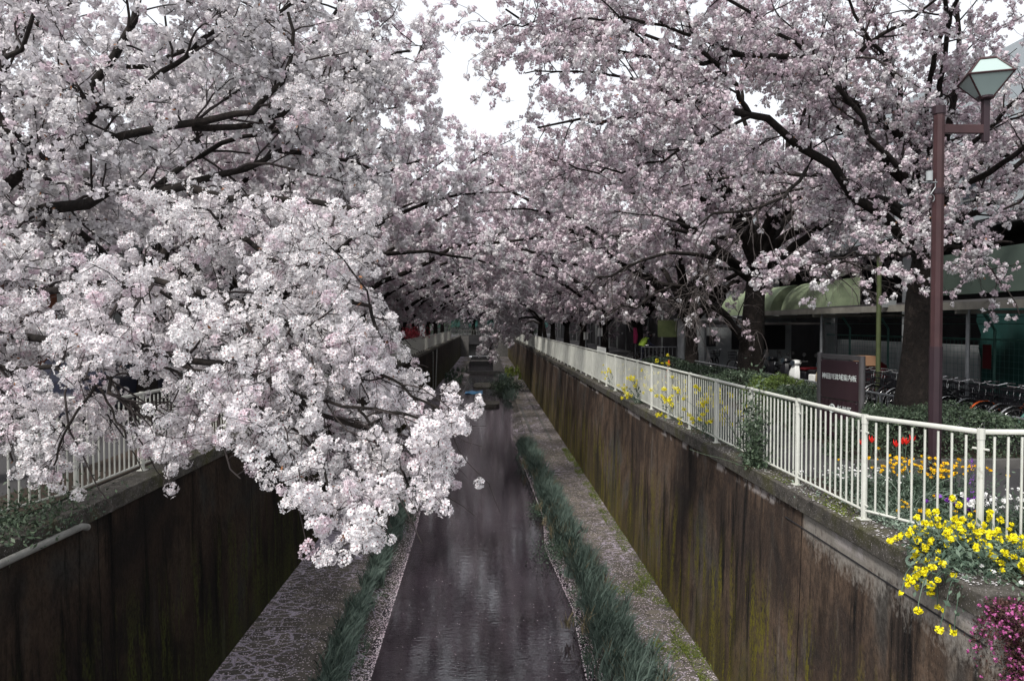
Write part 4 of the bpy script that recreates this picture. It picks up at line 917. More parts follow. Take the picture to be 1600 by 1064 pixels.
# booth
bt = tag(empty('booth', (9.75, 33.0, G)), 'small pale grey booth with a dark window and door', 'booth')
MB().box((0, 0, 0), (4.6, 3.0, 2.3)).build('wall', M['whitewall'], bt); MB().box((-.15, -.15, 2.3), (4.75, 3.15, 2.42)).build('roof', M['steel'], bt)
w_ = MB().box((1.75, -.03, .95), (4.3, .02, 2.1)).build('window', M['darkwall'], bt); d_ = MB().box((-.03, .8, .05), (.02, 1.7, 2.0)).build('door', M['greypaint'], bt); d_ = MB().box((.5, -.03, 1.1), (1.0, .01, 1.6)).build('window', M['darkwall'], bt)
# office building
ob = tag(empty('office_building', (14.0, 4, G)), 'pale blue-white office building with small windows and a dark ground floor', 'building')
ub = MB(); ub.box((0, 0, 5.1), (16, 62, 9.6)); ub.build('upper_wall', M['panel'], ob)
jl_ = MB()
for z in (7.2,): jl_.box((-.02, 0, z), (-.003, 62, z + .05))
for y in np.arange(2, 62, 3.0): jl_.box((-.015, y, 5.12), (-.004, y + .03, 9.6))
jl_.build('panel_joint', M['steel'], ob)
for y in (4.2, 7.4, 10.6, 15.6, 18.6, 20.8, 23.2, 27.4, 32.3, 35.2, 39, 43, 47):
    for z in (5.7,):
        f_ = MB().box((-.05, y, z), (-.022, y + .9, z + 1.5)).build('window', M['greypaint'], ob); MB().box((-.058, y + .07, z + .07), (-.052, y + .83, z + 1.43)).build('pane', M['pane'], f_)
MB().box((2.5, 0, 0), (16, 62, 5.1)).build('ground_floor', M['darkwall'], ob); MB().box((-.1, 0, 4.85), (2.4, 62, 5.08)).build('soffit', M['darkwall'], ob)
for y in np.arange(1.5, 60, 6): MB().box((.3, y, 0), (.8, y + .5, 4.85)).build('column', M['whitewall'], ob)
MB().box((-.3, 4, 3.0), (.2, 17, 4.2)).build('canopy_band', M['greenband'], ob)
# arched green awnings
for (y0, y1, lab) in ((26.2, 30.4, 'pale green arched awning right of the thick cherry trunk'), (31.6, 38.5, 'pale green arched awning left of the thick cherry trunk')):
    aw = empty('arched_awning', (13.0, y0, G + 2.55)); n = 14; mb = MB(); vs = []; 
    for j, yy in enumerate((0, y1 - y0)):
        for i in range(n + 1): a = math.pi / 2 * i / n; vs.append((1.0 - 1.25 * math.cos(a), yy, 1.35 * math.sin(a)))
    fs = [(i, i + 1, n + 2 + i, n + 1 + i) for i in range(n)]; b0 = len(vs); vs.append((1.0, 0, 0)); vs.append((1.0, y1 - y0, 0)); fs += [tuple([b0] + list(range(n, -1, -1))), tuple([b0 + 1] + list(range(n + 1, 2 * n + 2)))]
    mb.raw(vs, fs).build('cover', M['awning'], aw, smooth=True); mb = MB(); mb.tube([(-.27, 0, 0), (-.27, y1 - y0, 0)], .03, 6); mb.tube([(-.27, 0, 0), (1.0, 0, 0)], .03, 6); mb.build('frame', M['steel'], aw); tag(aw, lab, 'awning')
bf = tag(empty('board_fence', (11.5, 42, G)), 'added dark fence screen filling bright gaps at the far end of the right bank', 'fence'); MB().box((0, 0, 0), (.08, 80, 3.2)).build('boards', M['darkwall'], bf);  # dark screen added so the gaps beneath the crowns read dark
for y in np.arange(0, 80, 4): MB().box((-.08, y, 0), (-.003, y + .1, 3.3)).build('batten', M['greypaint'], bf)
bf = tag(empty('board_fence', (-11.5, 38, G)), 'dark boarded fence along the far end of the left bank', 'fence'); MB().box((0, 0, 0), (.08, 84, 2.8)).build('boards', M['darkwall'], bf)
# farther grey block on the right, and a wall of shade beyond the trees
fb_ = tag(empty('apartment_block', (15.5, 70, G)), 'dim grey apartment block far along the right bank', 'building'); MB().box((0, 0, 0), (14, 50, 8.5)).build('wall', M['darkwall'], fb_)
for y in np.arange(3, 46, 6):
    for z in (1.2, 4.4): MB().box((-.06, y, z), (-.003, y + 2.2, z + 1.5)).build('window', M['pane'], fb_)

# bicycles
def bicycle(loc, rz, fender, label):
    o = empty('bicycle', loc, rz)                                   # front wheel towards -x of the canal: local +x is forward
    for x in (-.54, .54):
        wh = MB().ring((x, 0, .33), .325, .018, 'y', 26, 6).build('wheel', M['black'], o, smooth=True)
        MB().ring((x, 0, .33), .30, .010, 'y', 26, 4).build('rim', M['chrome'], wh); sp = MB()
        for k in range(14): a = 2 * math.pi * k / 14; sp.tube([(x, .02 * (-1) ** k, .33), (x + .29 * math.cos(a), 0, .33 + .29 * math.sin(a))], .0018, 3, False)
        sp.tube([(x, -.05, .33), (x, .05, .33)], .02, 6); sp.build('spokes', M['chrome'], wh)
        fe = MB(); n = 14; vs = []
        for i in range(n + 1):
            a = R(15 + (165 - 15) * i / n)
            for wdt in (-.028, .028): vs.append((x + .37 * math.cos(a), wdt, .33 + .37 * math.sin(a)))
            for wdt in (-.028, .028): vs.append((x + .378 * math.cos(a), wdt * .6, .33 + .378 * math.sin(a)))
        fs = []
        for i in range(n): b = i * 4; fs += [(b, b+4, b+6, b+2), (b+2, b+6, b+7, b+3), (b+3, b+7, b+5, b+1)]
        fe.raw(vs, fs).build('mudguard', M[fender], o, smooth=True)
    f = MB(); bb = (-.08, 0, .28); st = (-.2, 0, .72); hd = (.36, 0, .82); hb2 = (.39, 0, .62)
    for a, b, r in ((bb, st, .016), (bb, hb2, .02), (st, (-.54, 0, .33), .01), (bb, (-.54, 0, .33), .011), (hd, hb2, .02), (hb2, (.54, 0, .33), .014), ((-.14, 0, .5), (.375, 0, .70), .018)): f.tube([a, b], r, 6)
    f.tube([(-.08, -.1, .28), (-.08, .1, .28)], .015, 6); f.ring(( -.08, .05, .28), .09, .008, 'y', 16, 4); f.build('frame', M['darkpaint'], o)
    MB().lathe((-.23, 0, .83), [(.03, 0), (.11, .03), (.09, .07), (.02, .08)], 10).build('saddle', M['black'], o, smooth=True); MB().tube([(-.2, 0, .7), (-.23, 0, .86)], .013, 6).build('seat_post', M['chrome'], o)
    h = MB(); h.tube([(.36, 0, .8), (.34, 0, 1.0)], .013, 6); h.tube([(.15, -.28, 1.04), (.30, -.26, 1.05), (.36, -.12, 1.0), (.36, .12, 1.0), (.30, .26, 1.05), (.15, .28, 1.04)], .012, 6); h.build('handlebar', M['chrome'], o)
    bk = MB(); z0_, z1_ = .72, .98; c_ = [(.44, -.13), (.74, -.13), (.74, .13), (.44, .13)]
    for z, s in ((z0_, .85), ((z0_ + z1_) / 2, .93), (z1_, 1)): 
        pts = [(.59 + (x - .59) * s, y * s, z) for x, y in c_]; bk.tube(pts + [pts[0]], .007, 4)
    for x in np.linspace(.46, .72, 7): 
        for y in (-.13, .13): bk.tube([(.59 + (x - .59) * .85, y * .85, z0_), (x, y, z1_)], .004, 3)
    for y in np.linspace(-.12, .12, 5):
        for x in (.44, .74): bk.tube([(.59 + (x - .59) * .85, y * .85, z0_), (x, y, z1_)], .004, 3)
        bk.tube([(.46, y * .85, z0_), (.72, y * .85, z0_)], .004, 3)
    bk.build('basket', M['darkpaint'], o); ra = MB(); ra.box((-.72, -.07, .70), (-.35, .07, .72)); ra.tube([(-.68, 0, .7), (-.54, 0, .33)], .006, 4); ra.build('rear_rack', M['darkpaint'], o)
    ks = MB(); ks.tube([(-.54, .05, .33), (-.48, .17, .01)], .008, 5).build('kickstand', M['steel'], o)
    tag(o, label, 'bicycle', 'bicycles parked in a row under the roof'); return o
orr = ['steel', 'chrome', 'darkpaint', 'chrome', 'orangep', 'steel', 'chrome', 'teal', 'darkpaint']
words_ = ['nearest', 'second', 'third', 'fourth', 'fifth', 'sixth', 'seventh', 'eighth', 'ninth', 'tenth', 'eleventh', 'twelfth', 'thirteenth', 'fourteenth', 'fifteenth', 'sixteenth', 'seventeenth', 'eighteenth', 'nineteenth', 'twentieth']
names = {'steel': 'grey', 'chrome': 'silver', 'darkpaint': 'black', 'orangep': 'orange', 'teal': 'teal'}
protos = {}; ys = list(np.arange(11.35, 15.6, .44)) + list(np.arange(15.9, 19.0, .5)); 
seq = ['chrome', 'teal', 'chrome', 'steel', 'orangep', 'steel', 'chrome', 'darkpaint', 'chrome', 'steel', 'chrome', 'darkpaint', 'chrome', 'steel', 'chrome', 'steel', 'chrome', 'steel', 'chrome']
for i, y in enumerate(ys):
    fd = seq[i % len(seq)]; lab = 'parked bicycle with %s mudguards, %s in the row from the camera' % (names[fd], words_[i]); loc = (9.95 + random.uniform(-.08, .08), y, G); rz = R(180 + random.uniform(-7, 7))
    if fd not in protos: protos[fd] = bicycle(loc, rz, fd, lab)
    else: b = copy_tree(protos[fd]); b.location = loc; b.rotation_euler.z = rz; b['label'] = lab
k0 = protos['darkpaint']
for i, (x, y, rz, lab) in enumerate(((9.9, 30.6, 60, 'dark bicycle parked in front of the grey booth window'), (9.3, 31.4, 75, 'dark bicycle leaning beside the booth corner'), (8.6, 36.8, 170, 'dark bicycle beside the bending person'), (8.5, 38.4, 160, 'dark bicycle behind the bending person'), (9.9, 24.6, 170, 'dark bicycle parked left of the scooters'), (9.9, 25.6, 176, 'dark bicycle behind the thick cherry trunk'), (10.6, 28.9, 120, 'bicycle with a child seat place behind the trunk'))):
    b = copy_tree(k0); b.location = (x, y, G); b.rotation_euler.z = R(rz); b['label'] = lab; b['group'] = 'bicycles standing farther along the bank'
# scooters
def scooter(loc, rz, body, label, seatm='black'):
    o = empty('scooter', loc, rz)
    for x in (-.62, .62):
        wh = MB().ring((x, 0, .22), .17, .05, 'y', 20, 8).build('wheel', M['black'], o, smooth=True); MB().tube([(x, -.04, .22), (x, .04, .22)], .12, 12).build('hub', M['steel'], wh)
    MB().box((-.30, -.15, .25), (.34, .15, .31)).build('footboard', M[body], o, bevel=.02)
    sh = MB(); vs = []
    for (x, z, w) in ((.36, .30, .20), (.44, .5, .22), (.42, .72, .21), (.36, .92, .12)):
        vs += [(x, -w, z), (x + .10, -w * .5, z + .01), (x + .10, w * .5, z + .01), (x, w, z)]
    fs = [(i * 4 + j, i * 4 + j + 1, i * 4 + j + 5, i * 4 + j + 4) for i in range(3) for j in range(3)] + [(i * 4 + 3, i * 4, i * 4 + 4, i * 4 + 7) for i in range(3)] + [(0, 3, 2, 1), (12, 13, 14, 15)]
    sh.raw(vs, fs).build('front_shield', M[body], o, smooth=True, bevel=.02)
    rb = MB(); vs = []
    for (x, zt, w) in ((-.28, .62, .12), (-.5, .68, .17), (-.8, .66, .14), (-.98, .6, .06)): vs += [(x, -w, .34), (x, -w * .9, zt), (x, w * .9, zt), (x, w, .34)]
    fs = [(i * 4 + j, i * 4 + j + 1, i * 4 + j + 5, i * 4 + j + 4) for i in range(3) for j in range(3)] + [(i * 4 + 3, i * 4, i * 4 + 4, i * 4 + 7) for i in range(3)] + [(0, 3, 2, 1), (12, 13, 14, 15)]
    rb.raw(vs, fs).build('rear_body', M[body], o, smooth=True, bevel=.03)
    MB().box((-.92, -.13, .67), (-.27, .13, .76)).build('seat', M[seatm], o, bevel=.035)
    MB().box((.47, -.09, .30), (.80, .09, .36)).build('front_mudguard', M[body], o, bevel=.03); MB().tube([(.62, 0, .22), (.38, 0, .95)], .03, 8).build('fork', M['steel'], o)
    MB().lathe((.37, 0, .93), [(.13, 0), (.16, .06), (.12, .13), (.04, .15)], 12).build('head_cowl', M[body], o, smooth=True)
    hl = MB(); hl.tube([(.48, 0, .99), (.535, 0, .99)], .075, 14); hl.build('headlight', M['pane'], o)
    h = MB(); h.tube([(.24, -.32, 1.04), (.36, -.15, 1.03), (.36, .15, 1.03), (.24, .32, 1.04)], .016, 6); h.build('handlebar', M['black'], o)
    for s in (-1, 1):
        mr_ = MB(); mr_.tube([(.33, s * .2, 1.03), (.36, s * .3, 1.22)], .007, 5); mr_.tube([(.36, s * .30, 1.24), (.385, s * .30, 1.24)], .055, 12); mr_.build('mirror', M['black'], o)
    tag(o, label, 'scooter', 'scooters parked near the cherry trunk'); return o
s1 = scooter((9.55, 21.0, G), R(205), 'white', 'white scooter with round front lights beside the thick cherry trunk')
s2 = scooter((9.9, 19.9, G), R(192), 'tan', 'tan scooter parked just left of the sign')
s3 = scooter((9.8, 22.2, G), R(198), 'darkpaint', 'black scooter behind the white one', 'redp')
s4 = scooter((9.9, 23.4, G), R(188), 'darkpaint', 'black scooter standing closest to the thick trunk')
cb = tag(empty('cardboard_box', (10.1, 18.6, G + 1.04)), 'brown cardboard box on a bicycle behind the sign', 'box'); MB().box((-.22, -.2, 0), (.22, .2, .26)).build('box_body', M['carton'], cb, bevel=.006)
b = copy_tree(protos['steel']); b.location = (10.2, 19.2, G); b.rotation_euler.z = R(180); b['label'] = 'bicycle carrying the cardboard box behind the sign'
cv = tag(empty('cover_sheet', (10.2, 18.75, G)), 'dark red rain cover draped over a bicycle behind the sign', 'cover'); mb = MB()
vs = []; 
for j, z in enumerate((0.35, .75, 1.05, 1.15)):
    for i in range(12): a = 2 * math.pi * i / 12; rr_ = (.42, .38, .26, .08)[j] * (1 + .12 * math.sin(3 * a + j)); vs.append((.9 * rr_ * math.cos(a) + .3, rr_ * math.sin(a) * .7, z))
mb.raw(vs, [(j*12+i, j*12+(i+1) % 12, (j+1)*12+(i+1) % 12, (j+1)*12+i) for j in range(3) for i in range(12)] + [tuple(range(36, 48))]).build('cloth', M['redp'], cv, smooth=True)

# person bending beside the bicycles: one skinned body
def person(loc, rz):
    o = empty('person', loc, rz)
    J = {'pel': (0, 0, .92), 'sp': (.10, 0, 1.12), 'ch': (.26, 0, 1.30), 'nk': (.38, 0, 1.42), 'h0': (.44, 0, 1.47), 'h1': (.50, 0, 1.57), 'h2': (.52, 0, 1.64),
         'hl': (0, .10, .88), 'kl': (.10, .12, .48), 'al': (.0, .12, .08), 'tl': (.16, .13, .03), 'hr': (0, -.10, .88), 'kr': (.02, -.12, .48), 'ar': (-.12, -.12, .08), 'tr': (.04, -.13, .03),
         'sl': (.30, .18, 1.32), 'el': (.42, .24, 1.05), 'wl': (.62, .16, .98), 'fl': (.70, .14, .97), 'sr': (.30, -.18, 1.32), 'er': (.44, -.24, 1.06), 'wr': (.64, -.18, 1.0), 'fr': (.72, -.16, .99)}
    E = [('pel','sp'),('sp','ch'),('ch','nk'),('nk','h0'),('h0','h1'),('h1','h2'),('pel','hl'),('hl','kl'),('kl','al'),('al','tl'),('pel','hr'),('hr','kr'),('kr','ar'),('ar','tr'),('ch','sl'),('sl','el'),('el','wl'),('wl','fl'),('ch','sr'),('sr','er'),('er','wr'),('wr','fr')]
    Rr = dict(pel=.15, sp=.14, ch=.15, nk=.06, h0=.075, h1=.10, h2=.07, hl=.10, kl=.065, al=.045, tl=.04, hr=.10, kr=.065, ar=.045, tr=.04, sl=.07, el=.05, wl=.035, fl=.04, sr=.07, er=.05, wr=.035, fr=.04)
    def skin(name, keys, m, grow_=0):
        idx = {k: i for i, k in enumerate(keys)}; me = bpy.data.meshes.new(name); me.from_pydata([J[k] for k in keys], [(idx[a], idx[b]) for a, b in E if a in idx and b in idx], []); me.materials.append(m)
        ob_ = add(name, me, o); sk = ob_.modifiers.new('skin', 'SKIN'); 
        if not me.skin_vertices: me.attributes  # layer comes with the modifier
        lay = me.skin_vertices[0] if len(me.skin_vertices) else None
        if lay:
            for k in keys: lay.data[idx[k]].radius = (Rr[k] + grow_,) * 2
            lay.data[0].use_root = True
        s_ = ob_.modifiers.new('sub', 'SUBSURF'); s_.levels = 1; s_.render_levels = 2; return ob_
    me = skin('body', ['pel'] + [k for k in J if k != 'pel'], M['navycloth'])
    MB().lathe((.50, 0, 1.50), [(.04, 0), (.095, .05), (.10, .12), (.06, .16)], 12).build('face', M['skin'], o, smooth=True)
    MB().lathe((.49, 0, 1.57), [(.112, 0), (.115, .06), (.07, .12), (.01, .14)], 12).build('hair', M['hair'], o, smooth=True)
    v = MB(); sec = [((.02, 0, .98), .17, .20), ((.12, 0, 1.15), .17, .20), ((.26, 0, 1.32), .17, .22), ((.34, 0, 1.42), .10, .15)]
    vs = []
    for (c, a_, b_) in sec:
        for i in range(14): t = 2 * math.pi * i / 14; vs.append((c[0] + a_ * math.cos(t), b_ * math.sin(t), c[2] - .35 * a_ * math.cos(t)))
    v.raw(vs, [(j*14+i, j*14+(i+1) % 14, (j+1)*14+(i+1) % 14, (j+1)*14+i) for j in range(3) for i in range(14)]).build('vest', M['hivis'], o, smooth=True)
    tag(o, 'person in dark clothes and a yellow-green vest bending over the bicycles', 'person'); return o
person((8.15, 37.2, G), R(10))
pk = tag(empty('rolled_banner', (8.05, 38.2, G)), 'pink rolled banner standing upright behind the person', 'banner'); MB().tube([(0, 0, 0), (0, 0, 1.2)], .02, 6).build('pole', M['steel'], pk); MB().tube([(0, 0, 1.1), (.02, 0, 1.5), (-.02, 0, 1.95)], [.09, .13, .08], 10).build('cloth', M['pinkp'], pk, smooth=True)
yb = tag(empty('hanging_banner', (10.2, 37.5, G)), 'olive yellow banner hanging left of the booth', 'banner'); MB().tube([(0, 0, 0), (0, 0, 2.6)], .04, 6).build('pole', M['greenpole'], yb); MB().box((-1.1, -.02, 1.45), (-.08, .02, 2.35)).build('cloth', M['greenpole'], yb)
for (x, y, h, lab) in ((6.9, 43, 1.9, 'thin white signpost far along the right bank'), (6.6, 47, 1.6, 'short white signpost beyond the first one')):
    p_ = tag(empty('signpost', (x, y, G)), lab, 'signpost'); MB().tube([(0, 0, 0), (0, 0, h)], .05, 8).build('pole', M['steel'], p_); MB().box((-.15, -.03, h - .5), (.15, .0, h)).build('plate', M['white'], p_)

# ================================================================== LEFT BANK
hs_ = tag(empty('house', (-17, 13.5, G)), 'rust brown walled house glimpsed through blossoms at left', 'house')
MB().box((0, 0, 0), (5.5, 6, 3.3)).build('wall', M['brick'], hs_); MB().box((-.3, -.3, 3.3), (5.9, 6.3, 3.5)).build('roof', M['roof'], hs_); f_ = MB().box((5.5, 2.0, .9), (5.55, 3.6, 2.2)).build('window', M['greypaint'], hs_); MB().box((5.552, 2.08, .98), (5.56, 3.52, 2.12)).build('pane', M['pane'], f_)
MB().box((1.5, -.06, .9), (3.5, -.003, 2.2)).build('window', M['pane'], hs_)
for (x, y0, d, h, mm, lab) in ((-19, 22, 9, 6.5, 'greypaint', 'grey two storey house behind the left trees'), (-20, 33, 12, 8, 'whitewall', 'pale plaster house farther along the left bank'), (-21, 48, 14, 9, 'darkwall', 'dark house far along the left bank'), (-21, 64, 40, 9, 'greypaint', 'long grey block at the far left')):
    h_ = tag(empty('house', (x, y0, G)), lab, 'house'); MB().box((0, 0, 0), (8, d, h)).build('wall', M[mm], h_); MB().box((-.3, -.3, h), (8.3, d + .3, h + .2)).build('roof', M['roof'], h_)
    for yy in np.arange(1.2, d - 1.5, 2.8):
        for z in (1.0, 3.8):
            f_ = MB().box((8.003, yy, z), (8.05, yy + 1.3, z + 1.3)).build('window', M['steel'], h_); MB().box((8.052, yy + .08, z + .08), (8.06, yy + 1.22, z + 1.22)).build('pane', M['pane'], f_)
def car(loc, rz, paint, label, van=False):
    o = empty('parked_car', loc, rz); L_ = 3.9; prof_ = [(-1.95, .35), (-1.97, .75), (-1.75, .95), (-1.5, 1.0 if not van else 1.75), (-.9, 1.42 if not van else 1.85), (.45, 1.42 if not van else 1.85), (1.05, .98 if not van else 1.15), (1.8, .82), (1.95, .6), (1.95, .35)]
    vs = [(x, -.78 + (.12 if z > 1.1 else 0), z) for x, z in prof_] + [(x, .78 - (.12 if z > 1.1 else 0), z) for x, z in prof_]; n = len(prof_)
    MB().raw(vs, [tuple(range(n))[::-1], tuple(range(n, 2*n))] + [(i, (i+1) % n, n + (i+1) % n, n + i) for i in range(n)]).build('body', M[paint], o, bevel=.04)
    zt = 1.38 if not van else 1.78
    for s in (-1, 1): MB().raw([(-1.35, s * .785, 1.0), (.85, s * .785, 1.0), (.45, s * .69, zt), (-1.1, s * .69, zt), (-1.35, s * .76, 1.0), (.85, s * .76, 1.0), (.45, s * .66, zt), (-1.1, s * .66, zt)], [(0,1,2,3),(7,6,5,4),(0,4,5,1),(1,5,6,2),(2,6,7,3),(3,7,4,0)]).build('side_window', M['pane'], o)
    for x in (-1.25, 1.25):
        for s in (-1, 1): wh = MB().tube([(x, s * .62, .31), (x, s * .80, .31)], .31, 20).build('wheel', M['black'], o, smooth=True); MB().tube([(x, s * .80, .31), (x, s * .81, .31)], .19, 14).build('rim', M['steel'], wh)
    for s in (-1, 1): MB().box((1.90, s * .6 - .14, .62), (1.965, s * .6 + .14, .76)).build('headlight', M['white'], o, bevel=.02)
    tag(o, label, 'car', 'cars parked on the left bank'); return o
car((-8.6, 15.8, G), R(-90), 'navy', 'dark blue parked car behind the left railing')
car((-9.2, 21.8, G), R(-90), 'greypaint', 'grey van parked behind the left railing', True)
ys_ = tag(empty('round_sign', (-7.75, 25.5, G)), 'yellow round sign on a pole beside the left trunks', 'sign'); MB().tube([(0, 0, 0), (0, 0, 1.45)], .03, 8).build('pole', M['steel'], ys_); MB().tube([(0, -.05, 1.28), (0, .02, 1.28)], .19, 20).build('disc', M['yellowp'], ys_)
gp = tag(empty('number_plate_sign', (-9.2, 13.3, G)), 'small dark green sign reading 278 glimpsed at far left', 'sign'); MB().tube([(0, .03, 0), (0, .03, 1.75)], .025, 6).build('pole', M['steel'], gp); MB().box((-.26, -.02, 1.32), (.26, .004, 1.56)).build('plate', M['greenplate'], gp, bevel=.004); text_part('278', .2, M['letter'], gp, (0, -.025, 1.44), (R(90), 0, 0))
tp_ = tag(empty('striped_pole', (-7.05, 17.6, G)), 'thin teal and white pole in front of the grey van', 'pole')
for i in range(8): MB().tube([(0, 0, i * .25), (0, 0, i * .25 + .25)], .022, 8).build('band', M['teal' if i % 2 else 'white'], tp_)
wb = tag(empty('white_banner', (-5.95, 44, G)), 'tall white banner on a pole above the far left railing', 'banner'); MB().tube([(0, 0, 0), (0, 0, 2.6)], .03, 6).build('pole', M['steel'], wb); MB().box((.04, -.015, .7), (.55, .015, 2.5)).build('cloth', M['white'], wb)
rs = weed_clump('crimson leaved shrub above the far left railing', (-5.9, 56, G + 1.0), (1.1, 1.1, .8), M['redleaf'], 900, .08, 'red_shrub', 'bush')
# ================================================================== CHERRY TREES
def Pp(*a): return PX(*a)
gl = 'cherry trees on the left bank'; gr = 'cherry trees on the right bank'
# near left tree whose boughs hang in front of the camera
b1 = (-7.2, 9.6, G)
tp1 = [(-7.2, 9.6, G), (-7.15, 9.5, -.9), (-6.9, 9.3, .3), (-7.0, 9.1, 1.6)]
L1 = [
 ([(-7.0, 9.2, .5), PX(-60, 380, 8.6), PX(80, 335, 7.6), PX(240, 296, 6.8), PX(380, 300, 6.2), PX(560, 330, 6.0)], .14, .02, 'b'),
 ([(-7.0, 9.2, 1.2), PX(-40, 330, 8.0), PX(60, 250, 7.2), PX(160, 180, 6.8), PX(195, 70, 6.6), PX(240, -80, 6.6)], .12, .025, 'b'),
 ([(-7.0, 9.2, 0.2), PX(-120, 470, 7.4), PX(60, 450, 6.2), PX(250, 455, 5.4), PX(430, 490, 5.0), PX(540, 535, 4.8)], .10, .012, 'd'),
 ([(-7.0, 9.2, -.1), PX(-160, 520, 6.8), PX(40, 520, 5.6), PX(220, 545, 5.0), PX(420, 600, 4.6), PX(560, 660, 4.4), PX(660, 700, 4.4)], .09, .010, 'd'),
 ([(-7.0, 9.2, -.1), PX(-200, 540, 6.2), PX(-20, 560, 5.4), PX(150, 600, 5.0), PX(240, 660, 4.8)], .07, .010, 'd'),
 ([PX(60, 250, 7.2), PX(170, 215, 6.9), PX(330, 190, 6.7), PX(420, 160, 6.8), PX(450, 90, 7.0), PX(450, 20, 7.0)], .07, .015, 'b'),
 ([PX(300, 200, 6.8), PX(400, 195, 7.0), PX(480, 150, 7.2), PX(570, 100, 7.4), PX(640, 80, 7.6)], .05, .012, 'b'),
 ([PX(240, 296, 6.8), PX(360, 370, 6.0), PX(470, 420, 5.6), PX(550, 460, 5.3), PX(590, 520, 5.1)], .06, .012, 'd'),
 ([PX(240, 296, 6.8), PX(360, 270, 7.0), PX(450, 240, 7.2), PX(540, 250, 7.3), PX(610, 280, 7.4)], .06, .012, 'b'),
 ([PX(430, 490, 5.0), PX(520, 560, 4.7), PX(600, 590, 4.6), PX(690, 640, 4.5)], .03, .008, 'd'),
 ([PX(220, 545, 5.0), PX(340, 590, 4.6), PX(440, 660, 4.3), PX(510, 720, 4.2)], .03, .008, 'd'),
 ([PX(420, 600, 4.6), PX(520, 630, 4.4), PX(620, 645, 4.3), PX(700, 665, 4.25), PX(745, 715, 4.2)], .026, .007, 'd'),
 ([PX(420, 600, 4.6), PX(480, 660, 4.35), PX(508, 740, 4.2), PX(515, 810, 4.1)], .022, .006, 'd'),
 ([PX(560, 640, 4.4), PX(610, 700, 4.3), PX(640, 760, 4.25)], .018, .006, 'd'),
 ([PX(220, 545, 5.0), PX(300, 600, 4.8), PX(380, 650, 4.7), PX(420, 700, 4.6)], .024, .006, 'd'),
 ([PX(250, 455, 5.4), PX(360, 520, 5.1), PX(480, 570, 4.9), PX(600, 590, 4.8)], .026, .006, 'd'),
 ([PX(150, 600, 5.0), PX(100, 680, 4.8), PX(75, 770, 4.7)], .022, .006, 'd'),
 ([PX(150, 600, 5.0), PX(200, 690, 4.7), PX(215, 775, 4.6)], .018, .006, 'd'),
 ([PX(-20, 560, 5.4), PX(10, 640, 5.1), PX(20, 720, 4.9)], .022, .006, 'd'),
 ([PX(60, 250, 7.2), PX(-20, 140, 7.0), PX(40, 60, 6.8), PX(60, -60, 6.6)], .06, .012, 'b'),
 ([(-7.0, 9.1, 1.5), PX(-60, 160, 9.0), PX(60, 40, 8.6), PX(200, -60, 8.4)], .10, .02, 'b'),
 ([PX(-60, 160, 9.0), PX(100, 130, 8.8), PX(250, 90, 8.6), PX(400, 40, 8.6), PX(520, -40, 8.6)], .07, .015, 'b'),
 ([PX(240, 296, 7.4), PX(330, 230, 8.0), PX(450, 200, 8.2), PX(560, 170, 8.4), PX(650, 160, 8.6)], .05, .012, 'b'),
 ([PX(160, 180, 6.8), PX(260, 110, 6.8), PX(340, 40, 6.8), PX(380, -60, 6.8)], .05, .012, 'b'),
]
def keep1(P):
    x, y, z = screen(P); 
    lim = np.interp(P[:, 2], [-1.3, -1.0, -.45, -.25, 0.3, 1.2, 2.2], [-.70, -.10, -.10, -.55, -.85, -.85, -.9]) + .12 * np.sin(P[:, 1] * 5 + P[:, 2] * 7)
    low = np.interp(P[:, 0], [-5, -3.3, -2.5, -2.1, -1.85, -1.55, -1.25, -.9, -.5, 0], [-1.3, -1.3, -1.2, -1.15, -.8, -.8, -1.08, -1.24, -1.12, -.98])
    patch = (P[:, 0] > -1.7) | (P[:, 2] > -.38) | (np.sin(P[:, 0] * 6.1 + 1) + np.sin(P[:, 1] * 5.3) + np.sin(P[:, 2] * 9 + 2) > .1)
    return (P[:, 2] > low) & (P[:, 0] < lim) & (P[:, 1] > 3.1) & patch
cherry('cherry tree whose white boughs hang over the canal in the left foreground', b1, [(p_, a_ * (.68 if k_ == 'b' else .5), b_, k_) for p_, a_, b_, k_ in L1], .36, 1.2, .98, gl, keep1, .08, -.05, trunk_pts=tp1, sp=(.26, .17, .12), lens=((.7, 1.6), (.3, .85), (.1, .32)), bloom=.10, t0=.12, vs_=.10)
# second left tree, overhead left
b2 = (-7.9, 16.5, G)
cherry('second cherry tree on the left, hidden behind the foreground boughs', b2, auto_limbs((-7.7, 16.4, 0.2), 1, 8.8, 11, 1.15, .13, 3) , .40, 1.25, 1.25, gl,
       lambda P: (P[:, 2] > -1.0) & ((P[:, 2] < 2.6) | (P[:, 0] < -1.3)), .4, -.03, trunk_pts=[b2, (-7.9, 16.5, -1), (-7.7, 16.4, .4)], vs_=.075, bloom=.14)
b3 = (-7.9, 25.0, G)
fork = [([(-7.8, 25, -.6), (-7.0, 24.6, .9), (-5.4, 24.0, 2.4), (-3.4, 23.6, 3.6), (-1.2, 23, 4.4)], .16, .02, 'b')]
cherry('forked dark trunk cherry tree beside the yellow round sign', b3, auto_limbs((-7.9, 25, .4), 1, 9.8, 12, 1.15, .16, 4) + fork, .34, .98, 1.6, gl,
       lambda P: (P[:, 2] > -1.3) & ((P[:, 2] < 7.3) | (P[:, 0] < -1.4)), .4, -.03, trunk_pts=[b3, (-7.9, 25, -1), (-7.9, 25, .6)], bloom=.17, far=True)
